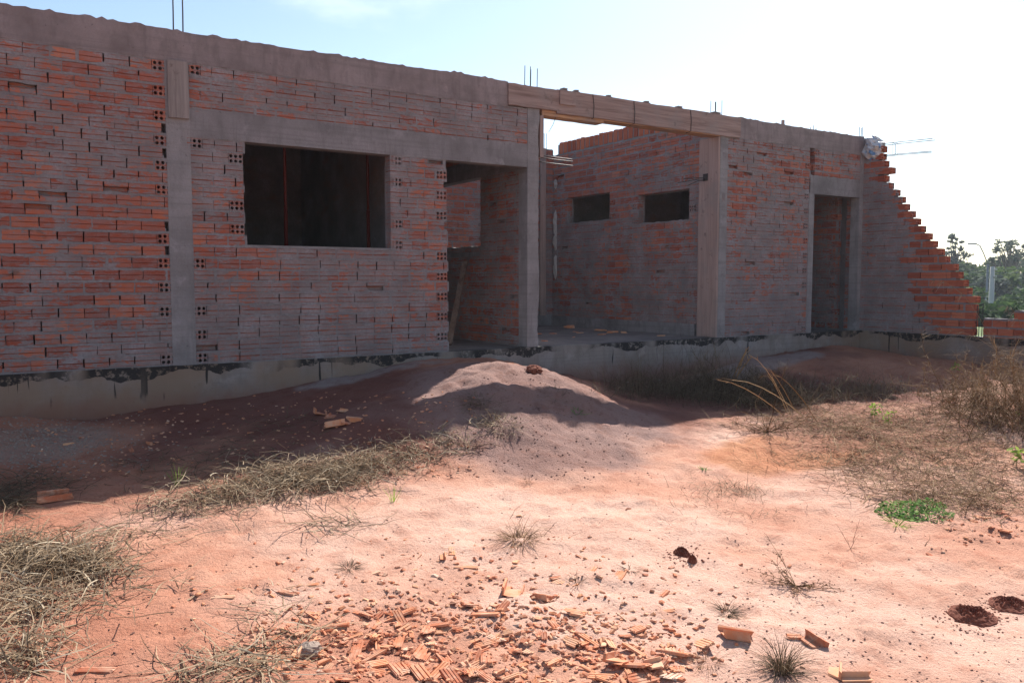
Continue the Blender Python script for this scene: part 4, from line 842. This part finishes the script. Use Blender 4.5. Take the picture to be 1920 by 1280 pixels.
bush('dry_bush', 1815, 762, 40, .6, .30, 'smaller brown dry bush leaning out left of the large one', 22)
bush('dry_bush', 1990, 780, 90, 1.05, .4, 'brown dry bush at the very right border behind the large one', 23)
bush('dry_bush', 1330, 735, 26, .55, .30, 'dark tangled dead bush against the pale plinth left of the orange stalks', 24, 'dark_grass')
bush('dry_bush', 1435, 752, 26, .5, .28, 'dark dead bush in the shade round the bent pale stalks', 25, 'dark_grass')
def panicle(px0, py0, px1, py1, label, seed):
    r = random.Random(seed); pts = [Vector(p) for p in arc(px0, py0, px1, py1, .9, 9)]; m = MB(); m.tube(pts, [.004*(1-.7*i/8) for i in range(9)], 4)
    for i in range(26):
        k = r.randint(5, 8); q = pts[k]; e = Vector((-1, r.gauss(0, .3), r.gauss(-.15, .35))).normalized(); l = r.uniform(.08, .22); m.tube([q, q+e*l*.5, q+e*l+Vector((0, 0, -.25*l))], [.002, .0016, .001], 3)
    tag(m.build('seed_grass', M['straw']), label, 'grass stalk')
panicle(1880, 690, 1752, 525, 'tall pale seed grass arching before the toothed wall end', 1)
panicle(1910, 700, 1765, 618, 'lower pale seed grass arching over the gap beside the toothed wall', 2)
panicle(1935, 720, 1890, 575, 'pale seed grass rising before the low wall at the right edge', 3)
for (x, y, lab, k, s) in ((1790, 700, 'young green shoot before the toothed wall end', 8, .022), (1640, 785, 'green leafy weed among the cut weeds at the shadow edge', 14, .02), (1665, 800, 'small green weed right of the one at the shadow edge', 9, .018), (1905, 875, 'yellow-green shoot among the cut weeds at the right edge', 8, .03), (1915, 790, 'yellow leafy shoot in front of the dry bush at the right border', 6, .035)):
    c = gp(x, y); root = empty('green_shoot', tuple(c)); tag(root, lab, 'shoot'); m = MB(); h = .16; m.tube([(0, 0, -.01), (.01, 0, h*.5), (0, .01, h)], [.003, .002, .001], 5); m.build('stem', M['green'], root)
    P = np.stack([rng.normal(0, .035, k*4), rng.normal(0, .035, k*4), rng.uniform(.04, h, k*4)], 1); leaves(P, s, M['lime'], 'leaves', root)

# ------------------------------------------------------------------ beyond the site: trees, pole, lamp, wires
GREENS = [mat_leaf('foliage_a', [(0, (.028, .055, .022)), (.5, (.055, .095, .035)), (1, (.10, .145, .055))], .3), mat_leaf('foliage_b', [(0, (.04, .075, .025)), (.5, (.08, .125, .04)), (1, (.15, .19, .07))], .3), mat_leaf('foliage_c', [(0, (.045, .06, .05)), (.5, (.075, .10, .075)), (1, (.12, .15, .10))], .3)]
def tree(px, D, top_py, rad, gi, label, clumps=16, dens=130, leaf=.20, style='round', group='trees beyond the site'):
    d = ray(px, 528); hx = d[:2]/np.linalg.norm(d[:2])*D; x, y = CAM[0]+hx[0], CAM[1]+hx[1]; zt = CAM[2]+(528-top_py)/FPX*D*math.cos(math.atan((px-960)/FPX)); z0 = float(gz(x, y)); H = zt-z0
    root = empty('tree', (x, y, z0-.05)); tag(root, label, 'tree', group); m = MB(); k = 8; lean = rng.normal(0, .02, 2)
    th = H*(.62 if style == 'round' else .85); tp = [(lean[0]*th*i/k, lean[1]*th*i/k, th*i/k) for i in range(k+1)]; r0 = max(.10, H*.018); m.tube(tp, [r0*(1-.75*i/k) for i in range(k+1)], 8)
    cs = []
    for i in range(clumps):
        a = rng.uniform(0, 6.283); q = rng.random()**.5
        if style == 'round': zc = H*rng.uniform(.34, .9); rr = rad*math.sqrt(max(.08, 1-((zc/H-.6)/.42)**2))
        elif style == 'umbrella': zc = H*rng.uniform(.82, .98); rr = rad*(1.1-.35*(zc/H-.82)/.16)
        else: zc = H*rng.uniform(.60, .98); zc = H*(1-.26*rng.random()**.8); rr = rad*min(1, ((1.015-zc/H)/.17))**.8
        cs.append((math.cos(a)*q*rr, math.sin(a)*q*rr, zc))
    for c in cs:
        b = min(th*.98, c[2]*rng.uniform(.6, .85)); m.tube([(lean[0]*b, lean[1]*b, b), (c[0]*.5, c[1]*.5, (b+c[2])*.5+.1), c], [r0*.35, r0*.22, r0*.08], 5)
    m.build('trunk', M['bark'], root, True)
    P = []; cr_ = rad*(.36 if style == 'round' else .24)
    for c in cs:
        s = cr_*rng.uniform(.65, 1.25); u = rng.normal(0, 1, (dens, 3)); u /= np.linalg.norm(u, axis=1)[:, None]; u *= (rng.random((dens, 1))**.45)*s; u[:, 2] *= .62; P.append(u+np.array(c))
    P = np.concatenate(P); P = P[P[:, 2] < H*1.02]; leaves(P, leaf, GREENS[gi], 'crown', root, .6)
tree(1787, 96, 440, 1.5, 2, 'slender tree with a narrow airy crown rising above the wood', 46, 34, .13, 'tall')
tree(1891, 92, 446, 1.9, 2, 'flat-topped open tree standing above the wood at the right edge', 34, 36, .13, 'umbrella')
random.seed(3)
LBL = ['dark dense', 'mid green bushy', 'greyish loose']
k = 0
for D, y0, y1, rr in ((100, 466, 484, 4.6), (74, 476, 500, 4.0), (50, 505, 540, 3.2), (36, 550, 590, 2.2)):
    for px in range(1700 if D > 60 else 1765, 2090, int(70*100/D*.55)):
        gi = random.choice((0, 1, 1, 2) if D > 60 else (0, 0, 1)); row = {100: 'farthest row', 74: 'third row', 50: 'second row', 36: 'nearest row'}[D]
        tree(px+random.uniform(-12, 12), D+random.uniform(-5, 5), random.uniform(y0, y1), rr*random.uniform(.8, 1.2), gi, f'{LBL[gi]} tree in the {row} of the wood behind the low wall', 22, 190, .24 if D > 60 else .17, group=f'{LBL[gi]} trees, {row}'); k += 1
# utility pole
D = 46; d = ray(1860, 528); hx = d[:2]/np.linalg.norm(d[:2])*D; px_, py_ = CAM[0]+hx[0], CAM[1]+hx[1]; zb = float(gz(px_, py_)); zt = CAM[2]+(528-500)/FPX*D*.87
po = empty('utility_pole', (px_, py_, zb)); tag(po, 'pale concrete utility pole carrying wires before the wood', 'pole'); H = zt-zb
m = MB(); m.tube([(0, 0, -.1), (0, 0, H*.5), (0, 0, H)], [.19, .145, .095], 10); m.build('shaft', M['pole'], po, True)
m = MB(); m.box((-.07, -.16, H-.55), (.07, .16, H-.47)); m.build('bracket', M['steel'], po)
for dz in (.18, .5): m = MB(); m.tube([(0, -.17, H-dz), (0, -.17, H-dz+.1)], .05, 8); m.build('insulator', M['pole'], po, True)
hd = Vector((hx[1], -hx[0], 0)).normalized()
for dz, lab in ((.12, 'topmost power wire at the utility pole'), (.30, 'second power wire from the top of the utility pole'), (1.35, 'lower sagging cable on the utility pole')):
    pts = []
    for i in range(41): t = -40+2*i; pts.append(Vector((px_, py_, zb+H-dz))+hd*t+Vector((0, 0, .00045*t*t-.12*(dz > 1))))
    m = MB(); m.tube(pts, .014, 4); tag(m.build('power_wire', M['cable']), lab, 'wire')
D = 62; d = ray(1851, 528); hx = d[:2]/np.linalg.norm(d[:2])*D; lx, ly = CAM[0]+hx[0], CAM[1]+hx[1]; zb = float(gz(lx, ly)); zt = CAM[2]+(528-457)/FPX*D*.87
la = empty('street_lamp', (lx, ly, zb)); tag(la, 'street lamp with a slanted arm above the tree tops', 'street lamp'); H = zt-zb
m = MB(); m.tube([(0, 0, -.1), (0, 0, H-1.35)], [.09, .07], 8); m.build('post', M['steel'], la, True)
m = MB(); q = hd*-1; m.tube([(0, 0, H-1.35), tuple(q*.28+Vector((0, 0, H-.6))), tuple(q*.5+Vector((0, 0, H-.12))), tuple(q*.75+Vector((0, 0, H)))], .035, 6); m.build('arm', M['steel'], la, True)
m = MB(); m.box((-.08, -.08, -.05), (.45, .08, .04)); o = m.build('lamp_head', M['steel'], la); o.location = q*.75+Vector((0, 0, H)); o.rotation_euler = (0, 0, math.atan2(q.y, q.x))

# ------------------------------------------------------------------ the air
hz = bpy.data.materials.new('haze_air'); hz.use_nodes = True; ht = hz.node_tree; ht.nodes.clear()
pv_ = ht.nodes.new('ShaderNodeVolumePrincipled'); pv_.inputs['Color'].default_value = (.82, .89, 1, 1); pv_.inputs['Density'].default_value = .0006; pv_.inputs['Anisotropy'].default_value = .3
ho = ht.nodes.new('ShaderNodeOutputMaterial'); ht.links.new(pv_.outputs[0], ho.inputs['Volume'])
m = MB(); zt = float(Z.max()); m.box((float(GU[0])-2, float(GV[0])-2, float(Z.min())-1), (float(GU[-1])+2, float(GV[-1])+2, max(zt+1, 9)))
tag(m.build('haze', hz), kind='stuff')
